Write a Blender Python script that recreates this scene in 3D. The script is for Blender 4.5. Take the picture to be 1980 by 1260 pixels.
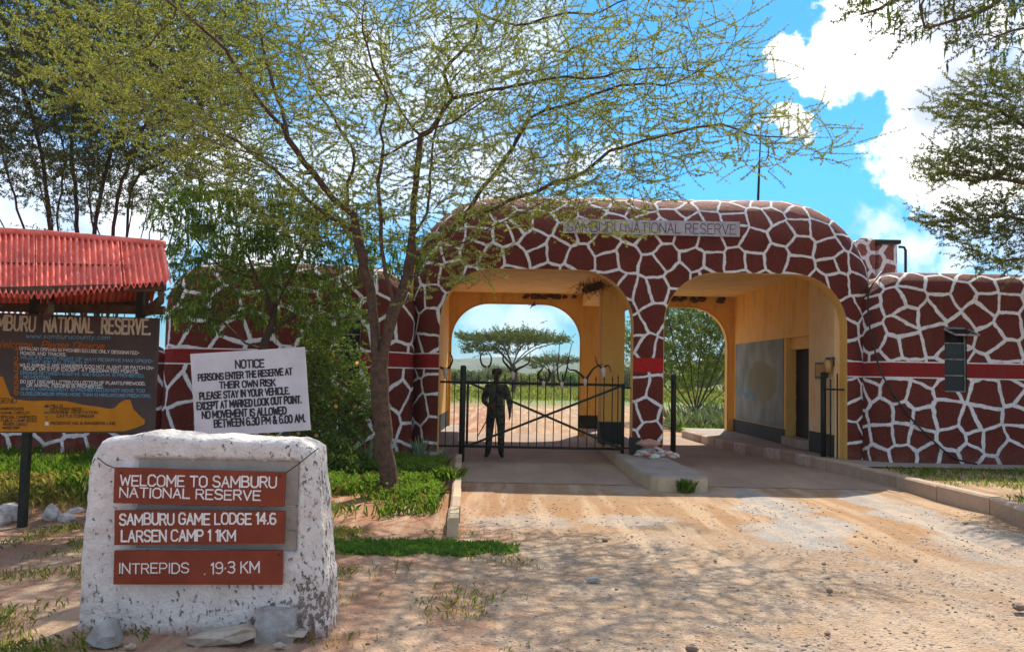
import bpy, bmesh, math, random
import numpy as np
from mathutils import Vector, Matrix, noise
from mathutils.geometry import tessellate_polygon
R_ = math.radians
rng = np.random.default_rng(7)
random.seed(7)
scene = bpy.context.scene
for o in list(bpy.data.objects): bpy.data.objects.remove(o)
C = scene.collection

# ------------------------------------------------------------------ camera
F = 1715.0; CAMH = 1.70; PITCH = math.atan(92/F); ROLL = R_(1.1)
cam_d = bpy.data.cameras.new('camera'); cam = bpy.data.objects.new('camera', cam_d); C.objects.link(cam)
cam_d.sensor_width = 36; cam_d.lens = 36*F/1980; cam_d.clip_end = 9000; cam_d.clip_start = .05
CR = Matrix.Rotation(math.pi/2+PITCH, 3, 'X') @ Matrix.Rotation(ROLL, 3, 'Z')
cam.matrix_world = Matrix.Translation((0, 0, CAMH)) @ CR.to_4x4()
scene.camera = cam
def ray(px, py): return CR @ Vector(((px-990)/F, (630-py)/F, -1.0))
def at(px, py, Y):
    d = ray(px, py); return Vector((0, 0, CAMH)) + d*(Y/d.y)
def gnd(px, py, z=0.0):
    d = ray(px, py); return Vector((0, 0, CAMH)) + d*((z-CAMH)/d.z)

# ------------------------------------------------------------------ sun, sky, exposure
SUN = Vector((.24, .80, .98)).normalized()
EL = math.asin(SUN.z); AZ = math.atan2(SUN.x, SUN.y)
sd = bpy.data.lights.new('sun', 'SUN'); so = bpy.data.objects.new('sun', sd); C.objects.link(so)
sd.energy = 3.4; sd.angle = R_(.55); sd.color = (1, .90, .75)
so.rotation_euler = (-SUN).to_track_quat('-Z', 'Y').to_euler(); so.location = (10, 30, 40)
scene.view_settings.view_transform = 'Standard'; scene.view_settings.look = 'None'
scene.view_settings.exposure = 1.0; scene.view_settings.gamma = 1
scene.render.resolution_x = 1024; scene.render.resolution_y = 651
w = bpy.data.worlds.new('World'); scene.world = w; w.use_nodes = True
nt = w.node_tree; N = nt.nodes; L = nt.links; N.clear()
def nd(t, **k):
    n = N.new(t)
    for a, b in k.items(): setattr(n, a, b)
    return n
out = nd('ShaderNodeOutputWorld'); bg = nd('ShaderNodeBackground'); bg.inputs['Strength'].default_value = .15
sky = nd('ShaderNodeTexSky', sky_type='NISHITA'); sky.sun_disc = False
sky.sun_elevation = EL; sky.sun_rotation = AZ; sky.altitude = 900; sky.air_density = 1.0; sky.dust_density = .6; sky.ozone_density = 1.5
tint = nd('ShaderNodeMix', data_type='RGBA', blend_type='MULTIPLY'); tint.inputs['Factor'].default_value = 1
L.new(sky.outputs[0], tint.inputs['A']); tint.inputs['B'].default_value = (.14, .455, .65, 1)
tc = nd('ShaderNodeTexCoord')
sz = nd('ShaderNodeSeparateXYZ'); L.new(tc.outputs['Generated'], sz.inputs[0])
low = nd('ShaderNodeMapRange', interpolation_type='SMOOTHSTEP'); L.new(sz.outputs['Z'], low.inputs['Value']); low.inputs['From Min'].default_value = -.02; low.inputs['From Max'].default_value = .26; low.inputs['To Min'].default_value = .50
skl = nd('ShaderNodeVectorMath', operation='SCALE'); L.new(tint.outputs['Result'], skl.inputs[0]); L.new(low.outputs[0], skl.inputs['Scale'])
n1 = nd('ShaderNodeTexNoise'); n1.inputs['Scale'].default_value = 13; n1.inputs['Detail'].default_value = 7; n1.inputs['Roughness'].default_value = .62
L.new(tc.outputs['Generated'], n1.inputs['Vector'])
sub = nd('ShaderNodeVectorMath', operation='SUBTRACT'); L.new(n1.outputs['Color'], sub.inputs[0]); sub.inputs[1].default_value = (.5, .5, .5)
scl = nd('ShaderNodeVectorMath', operation='SCALE'); L.new(sub.outputs[0], scl.inputs[0]); scl.inputs['Scale'].default_value = .115
add = nd('ShaderNodeVectorMath', operation='ADD'); L.new(tc.outputs['Generated'], add.inputs[0]); L.new(scl.outputs[0], add.inputs[1])
blobs = [(1532,104,42,1),(1585,120,55,1),(1640,95,75,1),(1700,50,105,1),(1790,30,110,1),(1865,40,85,1),(1640,20,55,1),(1735,140,50,1),
         (1775,200,62,1),(1830,190,80,1),(1725,270,38,1),(1800,290,85,1),(1890,320,110,1),(1765,362,34,.9),(1850,420,80,.8),(1960,440,110,.7),
         (1550,238,30,1),(1575,242,22,1),(1520,236,24,1),(1498,233,16,.9),(1690,436,38,.55),(1740,475,60,.6),(1840,500,60,.6),(1560,490,50,.3),
         (960,330,120,.8),(1110,320,70,.8),(1190,300,40,.7),(800,300,170,.65),(900,130,150,.6),(1010,60,100,.5),(700,130,110,.6),
         (640,330,130,.6),(420,330,150,.75),(250,400,150,.8),(60,400,150,.7),(300,150,160,.35),(-60,180,140,.5),(500,500,120,.8),(-150,500,250,.7),
         (1000,640,90,.45),(940,600,60,.35),(1080,600,50,.3),(1350,660,90,.5),(2200,200,220,.9),(2150,-150,150,.8),(1500,-250,180,.7),(600,-250,260,.6),(-300,-200,260,.6)]
cur = None
for px, py, r, a in blobs:
    d = ray(px, py).normalized()
    ds = nd('ShaderNodeVectorMath', operation='DISTANCE'); L.new(add.outputs[0], ds.inputs[0]); ds.inputs[1].default_value = d
    mr = nd('ShaderNodeMapRange', interpolation_type='SMOOTHSTEP'); L.new(ds.outputs['Value'], mr.inputs['Value'])
    rr = r/F
    mr.inputs['From Min'].default_value = rr*1.12; mr.inputs['From Max'].default_value = rr*.82 if a > .85 else rr*.3
    mr.inputs['To Min'].default_value = 0; mr.inputs['To Max'].default_value = a
    if cur is None: cur = mr
    else:
        mx = nd('ShaderNodeMath', operation='MAXIMUM'); L.new(cur.outputs[0], mx.inputs[0]); L.new(mr.outputs[0], mx.inputs[1]); cur = mx
# scattered clouds over the rest of the sky, thickened out of view for white fill light
n2 = nd('ShaderNodeTexNoise'); n2.inputs['Scale'].default_value = 3.4; n2.inputs['Detail'].default_value = 8; n2.inputs['Roughness'].default_value = .6
L.new(tc.outputs['Generated'], n2.inputs['Vector'])
m2 = nd('ShaderNodeMapRange'); L.new(n2.outputs['Fac'], m2.inputs['Value']); m2.inputs['From Min'].default_value = .43; m2.inputs['From Max'].default_value = .60; m2.inputs['To Max'].default_value = .9
sx = nd('ShaderNodeSeparateXYZ'); L.new(tc.outputs['Generated'], sx.inputs[0])
mf = nd('ShaderNodeMapRange'); L.new(sx.outputs['Y'], mf.inputs['Value']); mf.inputs['From Min'].default_value = .82; mf.inputs['From Max'].default_value = .55
mm = nd('ShaderNodeMath', operation='MULTIPLY'); L.new(m2.outputs[0], mm.inputs[0]); L.new(mf.outputs[0], mm.inputs[1])
mx = nd('ShaderNodeMath', operation='MAXIMUM'); L.new(cur.outputs[0], mx.inputs[0]); L.new(mm.outputs[0], mx.inputs[1])
# cloud body shade
n3 = nd('ShaderNodeTexNoise'); n3.inputs['Scale'].default_value = 6; n3.inputs['Detail'].default_value = 4; L.new(tc.outputs['Generated'], n3.inputs['Vector'])
cr = nd('ShaderNodeMix', data_type='RGBA'); m3 = nd('ShaderNodeMapRange', interpolation_type='SMOOTHSTEP'); L.new(n3.outputs['Fac'], m3.inputs['Value']); m3.inputs['From Min'].default_value = .36; m3.inputs['From Max'].default_value = .56; L.new(m3.outputs[0], cr.inputs['Factor'])
cr.inputs['A'].default_value = (2.6, 2.9, 3.6, 1); cr.inputs['B'].default_value = (5.6, 5.5, 5.3, 1)
cm = nd('ShaderNodeMix', data_type='RGBA'); L.new(mx.outputs[0], cm.inputs['Factor']); L.new(skl.outputs[0], cm.inputs['A']); L.new(cr.outputs['Result'], cm.inputs['B'])
L.new(cm.outputs['Result'], bg.inputs['Color']); L.new(bg.outputs[0], out.inputs[0])

# ------------------------------------------------------------------ materials
class G:
    def __init__(s, name):
        s.m = bpy.data.materials.new(name); s.m.use_nodes = True; s.t = s.m.node_tree; s.n = s.t.nodes
        s.b = s.n['Principled BSDF']; s.b.inputs['Roughness'].default_value = .85; s.b.inputs['Specular IOR Level'].default_value = .25
        s.o = s.n['Material Output']; s._tc = None
    def node(s, t, **k):
        n = s.n.new(t)
        for a, b in k.items(): setattr(n, a, b)
        return n
    def set(s, sock, v):
        if hasattr(v, 'links') or isinstance(v, bpy.types.NodeSocket): s.t.links.new(v, sock)
        elif v is not None:
            if isinstance(v, (tuple, list)) and len(v) == 3 and sock.type == 'RGBA': v = (*v, 1)
            sock.default_value = v
    def co(s, k='Object'):
        if not s._tc: s._tc = s.node('ShaderNodeTexCoord')
        return s._tc.outputs[k]
    def noise(s, sc, det=4, ro=.55, vec=None, out='Fac', scale3=None):
        v = vec or s.co()
        if scale3: v = s.vm('MULTIPLY', v, scale3)
        n = s.node('ShaderNodeTexNoise'); s.set(n.inputs['Vector'], v); n.inputs['Scale'].default_value = sc
        n.inputs['Detail'].default_value = det; n.inputs['Roughness'].default_value = ro; return n.outputs[out]
    def voro(s, sc, feature='F1', dim='3D', vec=None, out='Distance', rand=1):
        n = s.node('ShaderNodeTexVoronoi', feature=feature, voronoi_dimensions=dim); s.set(n.inputs['Vector'], vec or s.co())
        n.inputs['Scale'].default_value = sc; n.inputs['Randomness'].default_value = rand; return n.outputs[out]
    def vm(s, op, a, b=None):
        n = s.node('ShaderNodeVectorMath', operation=op); s.set(n.inputs[0], a)
        if op == 'SCALE': s.set(n.inputs['Scale'], b)
        elif b is not None: s.set(n.inputs[1], b)
        return n.outputs['Value'] if op in ('LENGTH', 'DISTANCE', 'DOT_PRODUCT') else n.outputs['Vector']
    def ma(s, op, a, b=None, c=None):
        n = s.node('ShaderNodeMath', operation=op); s.set(n.inputs[0], a)
        if b is not None: s.set(n.inputs[1], b)
        if c is not None: s.set(n.inputs[2], c)
        return n.outputs[0]
    def mr(s, v, a, b, c=0., d=1., smooth=False):
        n = s.node('ShaderNodeMapRange'); s.set(n.inputs['Value'], v)
        if smooth: n.interpolation_type = 'SMOOTHSTEP'
        for k, x in zip(('From Min', 'From Max', 'To Min', 'To Max'), (a, b, c, d)): s.set(n.inputs[k], x)
        return n.outputs[0]
    def mix(s, f, a, b, mode='MIX'):
        n = s.node('ShaderNodeMix', data_type='RGBA', blend_type=mode); s.set(n.inputs['Factor'], f); s.set(n.inputs['A'], a); s.set(n.inputs['B'], b)
        return n.outputs['Result']
    def sep(s, v):
        n = s.node('ShaderNodeSeparateXYZ'); s.set(n.inputs[0], v); return n.outputs
    def comb(s, x, y, z):
        n = s.node('ShaderNodeCombineXYZ')
        for k, q in zip('XYZ', (x, y, z)): s.set(n.inputs[k], q)
        return n.outputs[0]
    def col(s, c): s.set(s.b.inputs['Base Color'], c); return s
    def bump(s, h, st=.5, dist=.02):
        n = s.node('ShaderNodeBump'); s.set(n.inputs['Height'], h); n.inputs['Strength'].default_value = st; n.inputs['Distance'].default_value = dist
        s.t.links.new(n.outputs[0], s.b.inputs['Normal']); return s
def simple(name, a, b=None, sc=8, rough=.8, bump=.3, bs=40, metal=0, dist=.01):
    g = G(name); b = b or tuple(x*.7 for x in a)
    f = g.mr(g.noise(sc, 6, .65), .35, .65)
    g.col(g.mix(f, a, b)); g.b.inputs['Roughness'].default_value = rough; g.b.inputs['Metallic'].default_value = metal
    g.bump(g.noise(bs, 5, .6), bump, dist); return g.m
def leafmat(name, c1, c2, c3, tr=.45, nsc=1.2):
    g = G(name)
    geo = g.node('ShaderNodeNewGeometry')
    f = g.mr(g.noise(nsc, 3), .35, .65)
    c = g.mix(f, c1, c2); c = g.mix(g.mr(geo.outputs['Random Per Island'], .55, 1.), c, c3)
    g.n.remove(g.b)
    d = g.node('ShaderNodeBsdfDiffuse'); t = g.node('ShaderNodeBsdfTranslucent'); m = g.node('ShaderNodeMixShader')
    g.set(d.inputs['Color'], c); g.set(t.inputs['Color'], g.mix(1., c, (1.4, 1.5, .85), 'MULTIPLY')); m.inputs[0].default_value = tr
    g.t.links.new(d.outputs[0], m.inputs[1]); g.t.links.new(t.outputs[0], m.inputs[2]); g.t.links.new(m.outputs[0], g.o.inputs[0])
    return g.m
M = {}
def giraffe(name, scale=1.95, hw=.042, pillar=False, offs=0., red=(.145, .024, .013), lines=True):
    g = G(name); uv = g.co('UV')
    wob = g.vm('SCALE', g.vm('SUBTRACT', g.noise(2.3, 3, vec=uv, out='Color'), (.5, .5, .5)), .13)
    fine = g.vm('SCALE', g.vm('SUBTRACT', g.noise(9, 3, vec=uv, out='Color'), (.5, .5, .5)), .012)
    v = g.vm('ADD', g.vm('ADD', uv, wob), fine); v = g.vm('ADD', v, (offs, offs*.37, 0))
    s = g.sep(uv); X, Z = s[0], s[1]
    # the pattern is painted separately above and below the band
    v = g.vm('ADD', v, g.comb(g.mr(Z, 1.90, 1.91, 0, 13.3), 0., 0.))
    d = g.voro(scale, 'DISTANCE_TO_EDGE', '2D', v, rand=.86)
    wn = g.mr(g.noise(3, 2, vec=uv), .3, .7, .75, 1.25)
    ln = g.mr(g.ma('DIVIDE', d, wn), hw*scale*1.0+.012, hw*scale-.012)
    patchy = g.mr(g.noise(1.5, 4, vec=uv), .3, .7)
    base = g.mix(patchy, red, tuple(c*.72 for c in red))
    base = g.mix(g.mr(g.noise(35, 4, .7, vec=uv), .5, .8, 0, .5), base, (.30, .12, .10))
    base = g.mix(g.mr(Z, 4.3, 5.4, 0, .75), base, g.mix(g.mr(g.noise(12, 5, .7), .4, .6), (.36, .15, .11), (.27, .085, .065)))   # paler brown towards the roof: sunlit tops put into the colour
    white = g.mix(g.mr(g.noise(18, 4, .7, vec=uv), .45, .75), (.84, .82, .80), (.62, .58, .55))
    c = g.mix(ln, base, white)
    inb = g.ma('MULTIPLY', g.ma('GREATER_THAN', Z, 1.775), g.ma('LESS_THAN', Z, 2.045))
    band = (.27, .018, .014) if True else red
    if pillar:
        p = g.ma('MULTIPLY', g.ma('GREATER_THAN', X, 2.1), g.ma('LESS_THAN', X, 3.1))
        bandc = g.mix(p, band, (.46, .014, .012))
    else: bandc = band; p = 0.
    bandc = g.mix(g.mr(g.noise(7, 5, .7, vec=uv), .4, .8, 0, .5), bandc, (.2, .03, .025))
    if lines: # thin white border lines of the band
        edge = g.ma('LESS_THAN', g.ma('ABSOLUTE', g.ma('SUBTRACT', g.ma('ABSOLUTE', g.ma('SUBTRACT', Z, 1.91)), .142)), .0115)
        edge = g.ma('MULTIPLY', edge, g.ma('SUBTRACT', 1., p)) if pillar else edge
        c = g.mix(inb, c, bandc); c = g.mix(edge, c, white)
    else: c = g.mix(inb, c, bandc)
    streak = g.ma('MULTIPLY', g.mr(g.noise(2.2, 6, .7, vec=uv, scale3=(2.4, .22, 1)), .48, .72, 0, .42), g.mr(g.noise(.9, 4, vec=uv), .35, .6))
    c = g.mix(streak, c, (.13, .07, .05))
    c = g.mix(g.mr(g.noise(5.5, 8, .8, vec=uv), .62, .70, 0, .5), c, (.34, .22, .18))
    dirt = g.ma('MULTIPLY', g.mr(Z, .55, .2, 0, 1), g.mr(g.noise(5, 5, .7), .4, .65, 0, .6))
    c = g.mix(dirt, c, (.22, .12, .08))
    g.col(c); g.b.inputs['Roughness'].default_value = .7; g.b.inputs['Specular IOR Level'].default_value = .14
    h = g.ma('ADD', g.ma('MULTIPLY', ln, .35), g.noise(26, 6, .7)); h = g.ma('ADD', h, g.ma('MULTIPLY', g.noise(2.2, 3), 2.2))
    g.bump(h, .7, .04); return g.m
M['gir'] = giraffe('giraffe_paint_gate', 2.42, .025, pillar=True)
M['girR'] = giraffe('giraffe_paint_right', 2.35, .031, offs=3.3)
M['girL'] = giraffe('giraffe_paint_left', 1.75, .034, offs=8.1)
M['girT'] = giraffe('giraffe_paint_tank', 2.6, .045, offs=5.1, lines=False)
def ochre(name, a, b, stain=.6):
    g = G(name)
    f = g.mr(g.noise(1.6, 5, .65), .35, .7)
    c = g.mix(f, a, b)
    st = g.ma('MULTIPLY', g.mr(g.noise(2.2, 6, .7, scale3=(1.6, 1.6, .35)), .5, .72, 0, stain), g.mr(g.sep(g.co())[2], 2.2, 4.))
    c = g.mix(st, c, (.16, .085, .03))
    c = g.mix(g.mr(g.noise(30, 4, .7), .55, .8, 0, .35), c, tuple(x*.6 for x in a))
    c = g.mix(g.mr(g.noise(3.1, 8, .78), .55, .66, 0, .55), c, (.70, .56, .38))
    c = g.mix(g.ma('MULTIPLY', g.mr(g.noise(8, 7, .8, scale3=(1, 1, .4)), .54, .66, 0, .6), g.mr(g.sep(g.co())[2], 1.9, .4)), c, (.25, .15, .08))
    g.col(c); g.b.inputs['Roughness'].default_value = .7; g.bump(g.noise(22, 6, .65), .35, .02); return g.m
M['ochre'] = ochre('ochre_paint', (.86, .52, .13), (.80, .43, .085))
M['ochre_pale'] = ochre('worn_pale_ochre_plaster', (.84, .64, .38), (.82, .50, .17), .5)
M['ceil'] = ochre('ceiling_paint', (.84, .60, .28), (.74, .48, .18), .3)
M['trim'] = simple('pale_ochre_edge', (.62, .37, .14), (.5, .28, .09))
M['skirt'] = simple('dark_green_skirting', (.03, .035, .03), (.05, .05, .04), bump=.2)
M['doorwood'] = simple('dark_brown_door', (.035, .02, .013), (.02, .013, .01), bump=.2)
M['iron'] = simple('dark_green_iron', (.012, .018, .014), (.03, .028, .02), sc=20, rough=.5, bump=.15)
M['concrete'] = simple('concrete', (.40, .34, .28), (.27, .22, .175), sc=3, bump=.5, bs=60)
M['mortar'] = simple('grey_mortar', (.42, .37, .32), (.31, .265, .225), sc=6, bump=.6, bs=50)
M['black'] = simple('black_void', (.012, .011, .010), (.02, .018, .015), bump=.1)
M['horn'] = simple('dark_horn', (.022, .017, .014), (.05, .035, .025), sc=40, rough=.5)
M['bone'] = simple('old_bone', (.55, .47, .38), (.40, .32, .25), sc=20)
M['wood'] = simple('weathered_timber', (.13, .075, .04), (.06, .035, .02), sc=14, bump=.6)
M['bark'] = simple('acacia_bark', (.16, .095, .06), (.07, .042, .03), sc=14, bump=1., bs=26, dist=.03)
M['bark_red'] = simple('reddish_dark_bark', (.085, .03, .02), (.035, .018, .014), sc=6, bump=.8, bs=20, dist=.03)
M['bark_far'] = simple('far_bark', (.10, .07, .05), (.06, .04, .03), sc=3)
M['skull'] = M['bone']
def window_glass():
    g = G('window_glass'); g.col((.015, .02, .025)); g.b.inputs['Roughness'].default_value = .12; g.b.inputs['Specular IOR Level'].default_value = .22
    g.bump(g.noise(6, 2), .05, .01); return g.m
M['glass'] = window_glass()
M['wframe'] = simple('steel_window_frame', (.42, .40, .38), (.2, .14, .1), sc=15, rough=.5)
# whitewash
def whitewash():
    g = G('whitewashed_masonry'); P = g.co()
    s = g.sep(P)
    c = g.mix(g.mr(g.noise(5, 5, .6), .35, .65), (.82, .77, .72), (.66, .61, .56))
    # flakes where the whitewash has gone: more to the lower right and bottom
    bias = g.ma('ADD', g.mr(s[0], .2, .85, 0, .06), g.mr(s[2], .5, .05, 0, .045))
    n = g.ma('ADD', g.ma('MULTIPLY', g.ma('SUBTRACT', g.noise(2.6, 4), .5), .22), g.noise(24, 8, .74, scale3=(1.1, 1., .75))); n = g.ma('ADD', n, bias)
    fl = g.mr(n, .60, .63)
    c = g.mix(fl, c, g.mix(g.noise(30, 3), (.07, .055, .05), (.26, .21, .17)))
    pink = g.mr(g.noise(3.2, 3), .5, .7, 0, .45)
    c = g.mix(pink, c, (.56, .45, .41))
    edge = g.mr(g.ma('ADD', s[2], g.ma('MULTIPLY', g.noise(9, 4), .12)), .12, .05)
    c = g.mix(g.ma('MULTIPLY', edge, .8), c, (.36, .19, .12))
    g.col(c); g.b.inputs['Roughness'].default_value = .9
    h = g.ma('SUBTRACT', g.ma('ADD', g.noise(7, 7, .68), g.ma('MULTIPLY', g.noise(45, 4), .3)), g.ma('MULTIPLY', fl, .12))
    g.bump(h, .9, .05); return g.m
M['whitewash'] = whitewash()
M['whitestone'] = simple('white_painted_stone', (.72, .70, .67), (.40, .33, .28), sc=9, bump=.8, bs=18, dist=.03)
M['greystone'] = simple('grey_broken_stone', (.42, .42, .42), (.28, .25, .22), sc=9, bump=.8, bs=22, dist=.02)
M['tanstone'] = simple('tan_slab_stone', (.50, .44, .36), (.36, .28, .21), sc=7, bump=.8, bs=30, dist=.02)
M['pinkstone'] = simple('pinkish_stone', (.55, .30, .22), (.36, .19, .14), sc=9, bump=.6)
M['pebble'] = simple('road_stones', (.30, .22, .16), (.16, .11, .08), sc=3, bump=.3)
M['brownboard'] = simple('rust_brown_board_paint', (.24, .045, .018), (.17, .030, .013), sc=4, rough=.45, bump=.15, bs=30, dist=.004)
M['letter_white'] = simple('white_lettering', (.82, .80, .76), (.66, .62, .58), sc=30, rough=.6, bump=.05)
M['letter_cream'] = simple('cream_lettering', (.66, .58, .44), (.48, .41, .30), sc=20, bump=.05)
M['letter_blue'] = simple('blue_lettering', (.12, .34, .50), (.16, .38, .5), sc=20, bump=.05)
M['letter_orange'] = simple('orange_lettering', (.42, .13, .01), (.34, .10, .01), sc=20, bump=.05)
M['letter_black'] = simple('black_lettering', (.018, .016, .018), (.05, .045, .045), sc=30, bump=.05)
M['letter_grey'] = simple('faded_dark_lettering', (.035, .03, .035), (.14, .12, .13), sc=14, bump=.05)
M['board_dark'] = simple('dark_brown_board', (.062, .042, .038), (.095, .068, .058), sc=3, rough=.6, bump=.1)
M['orange_patch'] = simple('orange_map_paint', (.60, .24, .012), (.50, .19, .01), sc=5, bump=.1)
M['whiteboard'] = simple('white_sign_board', (.62, .58, .60), (.50, .46, .47), sc=3, bump=.15)
M['signgrey'] = simple('weathered_grey_sign', (.52, .48, .52), (.36, .32, .36), sc=9, bump=.4, bs=30)
def redroof():
    g = G('red_roof_paint'); c = g.mix(g.mr(g.noise(4, 6, .7), .35, .7), (.84, .19, .13), (.58, .08, .055))
    c = g.mix(g.mr(g.noise(14, 6, .75, scale3=(1, .4, 1)), .54, .66, 0, .7), c, (.80, .38, .30)); c = g.mix(g.mr(g.noise(7, 7, .8), .6, .7, 0, .75), c, (.20, .06, .035)); g.col(c); g.b.inputs['Roughness'].default_value = .42
    g.bump(g.noise(20, 4), .2, .01); return g.m
M['redroof'] = redroof()
M['acacia_leaf'] = leafmat('acacia_leaves', (.29, .305, .085), (.20, .235, .065), (.36, .35, .12), .5, .9)
M['dark_leaf'] = leafmat('dark_tree_leaves', (.14, .155, .045), (.08, .11, .035), (.24, .22, .06), .45, .7)
M['mid_leaf'] = leafmat('pod_tree_leaves', (.12, .19, .045), (.07, .13, .03), (.20, .26, .06), .35, 1.5)
M['bush_leaf'] = leafmat('flowering_bush_leaves', (.12, .17, .045), (.075, .12, .03), (.21, .25, .07), .3, 3)
M['shade_leaf'] = leafmat('multi_stem_tree_leaves', (.095, .105, .035), (.055, .07, .025), (.17, .17, .05), .4, .7)  # darker green of the multi-stem tree
M['far_leaf'] = leafmat('far_tree_leaves', (.10, .12, .035), (.065, .085, .03), (.15, .16, .05), .35, .6)
M['willow_leaf'] = leafmat('fine_green_tree_leaves', (.15, .21, .04), (.09, .15, .03), (.24, .28, .06), .45, .8)
M['grass'] = leafmat('green_grass', (.15, .26, .03), (.10, .20, .03), (.26, .32, .07), .4, 1.1)
M['drygrass'] = leafmat('dry_grass', (.38, .30, .10), (.22, .25, .06), (.48, .38, .16), .35, 1.3)
M['agave'] = leafmat('agave_leaves', (.17, .24, .15), (.12, .18, .10), (.30, .34, .20), .15, 3)
M['flower'] = leafmat('orange_flowers', (.75, .30, .06), (.8, .42, .15), (.75, .5, .25), .4, 3)

# ground
def groundmat():
    g = G('sandy_ground'); P = g.co(); s = g.sep(P)
    wp = g.vm('ADD', P, g.vm('SCALE', g.vm('SUBTRACT', g.noise(1.1, 5, .6, out='Color'), (.5, .5, .5)), 1.5))
    wf = g.vm('ADD', wp, g.vm('SCALE', g.vm('SUBTRACT', g.noise(7, 4, .7, out='Color'), (.5, .5, .5)), .35))
    def em(cx, cy, rx, ry, soft=.45):
        v = g.vm('MULTIPLY', g.vm('SUBTRACT', wf, (cx, cy, 0)), (1/rx, 1/ry, 0)); return g.mr(g.vm('LENGTH', v), 1+soft*.5, 1-soft*.5)
    sand = g.mix(g.mr(g.noise(.8, 5, .6), .35, .65), (.39, .25, .145), (.30, .18, .098))
    sand = g.mix(g.mr(g.noise(9, 6, .7), .45, .7, 0, .5), sand, (.50, .37, .26))
    c_dk = g.mr(g.noise(3.4, 8, .78), .50, .66, 0, .55); sand = g.mix(c_dk, sand, (.27, .165, .095))
    red = g.mix(g.mr(g.noise(2.5, 5, .6), .35, .65), (.37, .175, .10), (.30, .165, .10))
    leftm = g.mr(g.ma('ADD', s[0], g.ma('MULTIPLY', g.noise(.9, 4), 2.2)), 1.6, .2)
    c = g.mix(leftm, sand, red)
    # gravel on the near road
    near = g.ma('MULTIPLY', g.mr(g.ma('ADD', s[1], g.ma('MULTIPLY', g.noise(.8, 5), 3.4)), 12.3, 10.6), g.mr(leftm, 0., 1., 1, .5))
    peb = g.voro(34, out='Color'); pd = g.voro(34)
    pv = g.sep(peb)[0]
    peb2 = g.voro(75, out='Color'); pv2 = g.sep(peb2)[1]
    gravel = g.mix(pv, (.23, .18, .14), (.46, .37, .29)); gravel = g.mix(g.mr(pv2, .3, 1., 0, .6), gravel, (.46, .40, .34))
    gravel = g.mix(g.mr(g.sep(peb)[2], .9, .94, 0, .6), gravel, (.17, .14, .11))
    gm = g.ma('MULTIPLY', near, g.mr(g.noise(1.6, 6, .7), .36, .6, .12, .85))
    c = g.mix(gm, c, gravel)
    # ochre brown loose dirt between the worn asphalt strips
    dirt = g.mix(g.noise(6, 6, .7), (.31, .17, .075), (.40, .24, .13))
    for e in [(1.1, 11.0, .75, 1.0), (2.4, 11.4, .5, 1.3), (4.5, 11.2, .45, 2.2), (.3, 11.3, .6, .7), (4.2, 9.4, .8, .8), (-.1, 12.2, .8, .5)]:
        c = g.mix(g.ma('MULTIPLY', em(*e, .9), .75), c, dirt)
    asp = g.mix(pv2, (.25, .235, .225), (.40, .375, .35)); asp = g.mix(g.mr(g.noise(3, 5), .4, .65, 0, .5), asp, (.50, .42, .34))
    for e, a in [((3.55, 11.8, .42, 2.3), .95), ((3.2, 9.9, .55, .7), .95), ((5.2, 11.6, .42, 2.2), .85), ((.15, 10.4, .7, .55), .6), ((5.4, 9.2, 1.0, 1.1), .6), ((1.5, 10.5, .55, .45), .7), ((2.2, 13.4, .9, .5), .45)]:
        c = g.mix(g.ma('MULTIPLY', em(*e, .35), a), c, asp)
    c = g.mix(g.ma('MULTIPLY', em(1.85, 10.1, .42, .28, .5), g.mr(pd, .1, .5, .95, .5)), c, (.10, .085, .06))
    # tyre tracks: faint lighter/darker streaks along Y
    tr = g.noise(1.6, 4, .6, scale3=(2.2, .18, 1)); c = g.mix(g.mr(tr, .48, .6, 0, .5), c, (.56, .42, .29))
    tk = g.ma('ABSOLUTE', g.ma('SUBTRACT', g.ma('PINGPONG', g.ma('ADD', g.ma('ADD', s[0], g.ma('MULTIPLY', s[1], -.12)), g.ma('MULTIPLY', g.noise(.35, 3), 1.2)), .85), .42)); tkm = g.ma('MULTIPLY', g.mr(tk, .16, .08), g.mr(g.noise(1.3, 4), .4, .6)); c = g.mix(g.ma('MULTIPLY', tkm, g.mr(leftm, 0, 1, .4, 0)), c, (.36, .25, .17))
    # fields beyond the gate
    far = g.mr(g.ma('ADD', s[1], g.ma('MULTIPLY', g.noise(.08, 4), 26)), 58, 66)
    fld = g.mix(g.mr(g.noise(.09, 5), .4, .6), (.24, .23, .07), (.15, .19, .055)); fld = g.mix(g.mr(g.noise(.013, 3), .4, .6), fld, (.17, .22, .10))
    c = g.mix(far, c, fld)
    side = g.ma('MULTIPLY', g.ma('GREATER_THAN', s[1], 26), g.mr(g.ma('ADD', g.ma('ABSOLUTE', g.ma('SUBTRACT', s[0], 1.)), g.ma('MULTIPLY', g.noise(.5, 4), 4)), 8, 10)); c = g.mix(g.ma('MULTIPLY', side, .8), c, fld)
    g.col(c); g.b.inputs['Roughness'].default_value = .95; g.b.inputs['Specular IOR Level'].default_value = .1
    h = g.ma('ADD', g.ma('MULTIPLY', g.noise(3, 8, .7), 1.), g.ma('MULTIPLY', g.ma('MULTIPLY', g.mr(pd, 0., .6, 1, 0), g.mr(near, 0, 1, .25, .8)), .35))
    g.bump(h, 1., .05); return g.m
M['ground'] = groundmat()
def floormat():
    g = G('passage_concrete'); c = g.mix(g.mr(g.noise(1.2, 6, .65, scale3=(1, .4, 1)), .35, .65), (.27, .19, .14), (.38, .275, .20))
    c = g.mix(g.mr(g.noise(14, 5, .7), .5, .75, 0, .5), c, (.44, .34, .26)); g.col(c); g.bump(g.noise(16, 7, .7), .5, .02); return g.m
M['floor'] = floormat()
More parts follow.
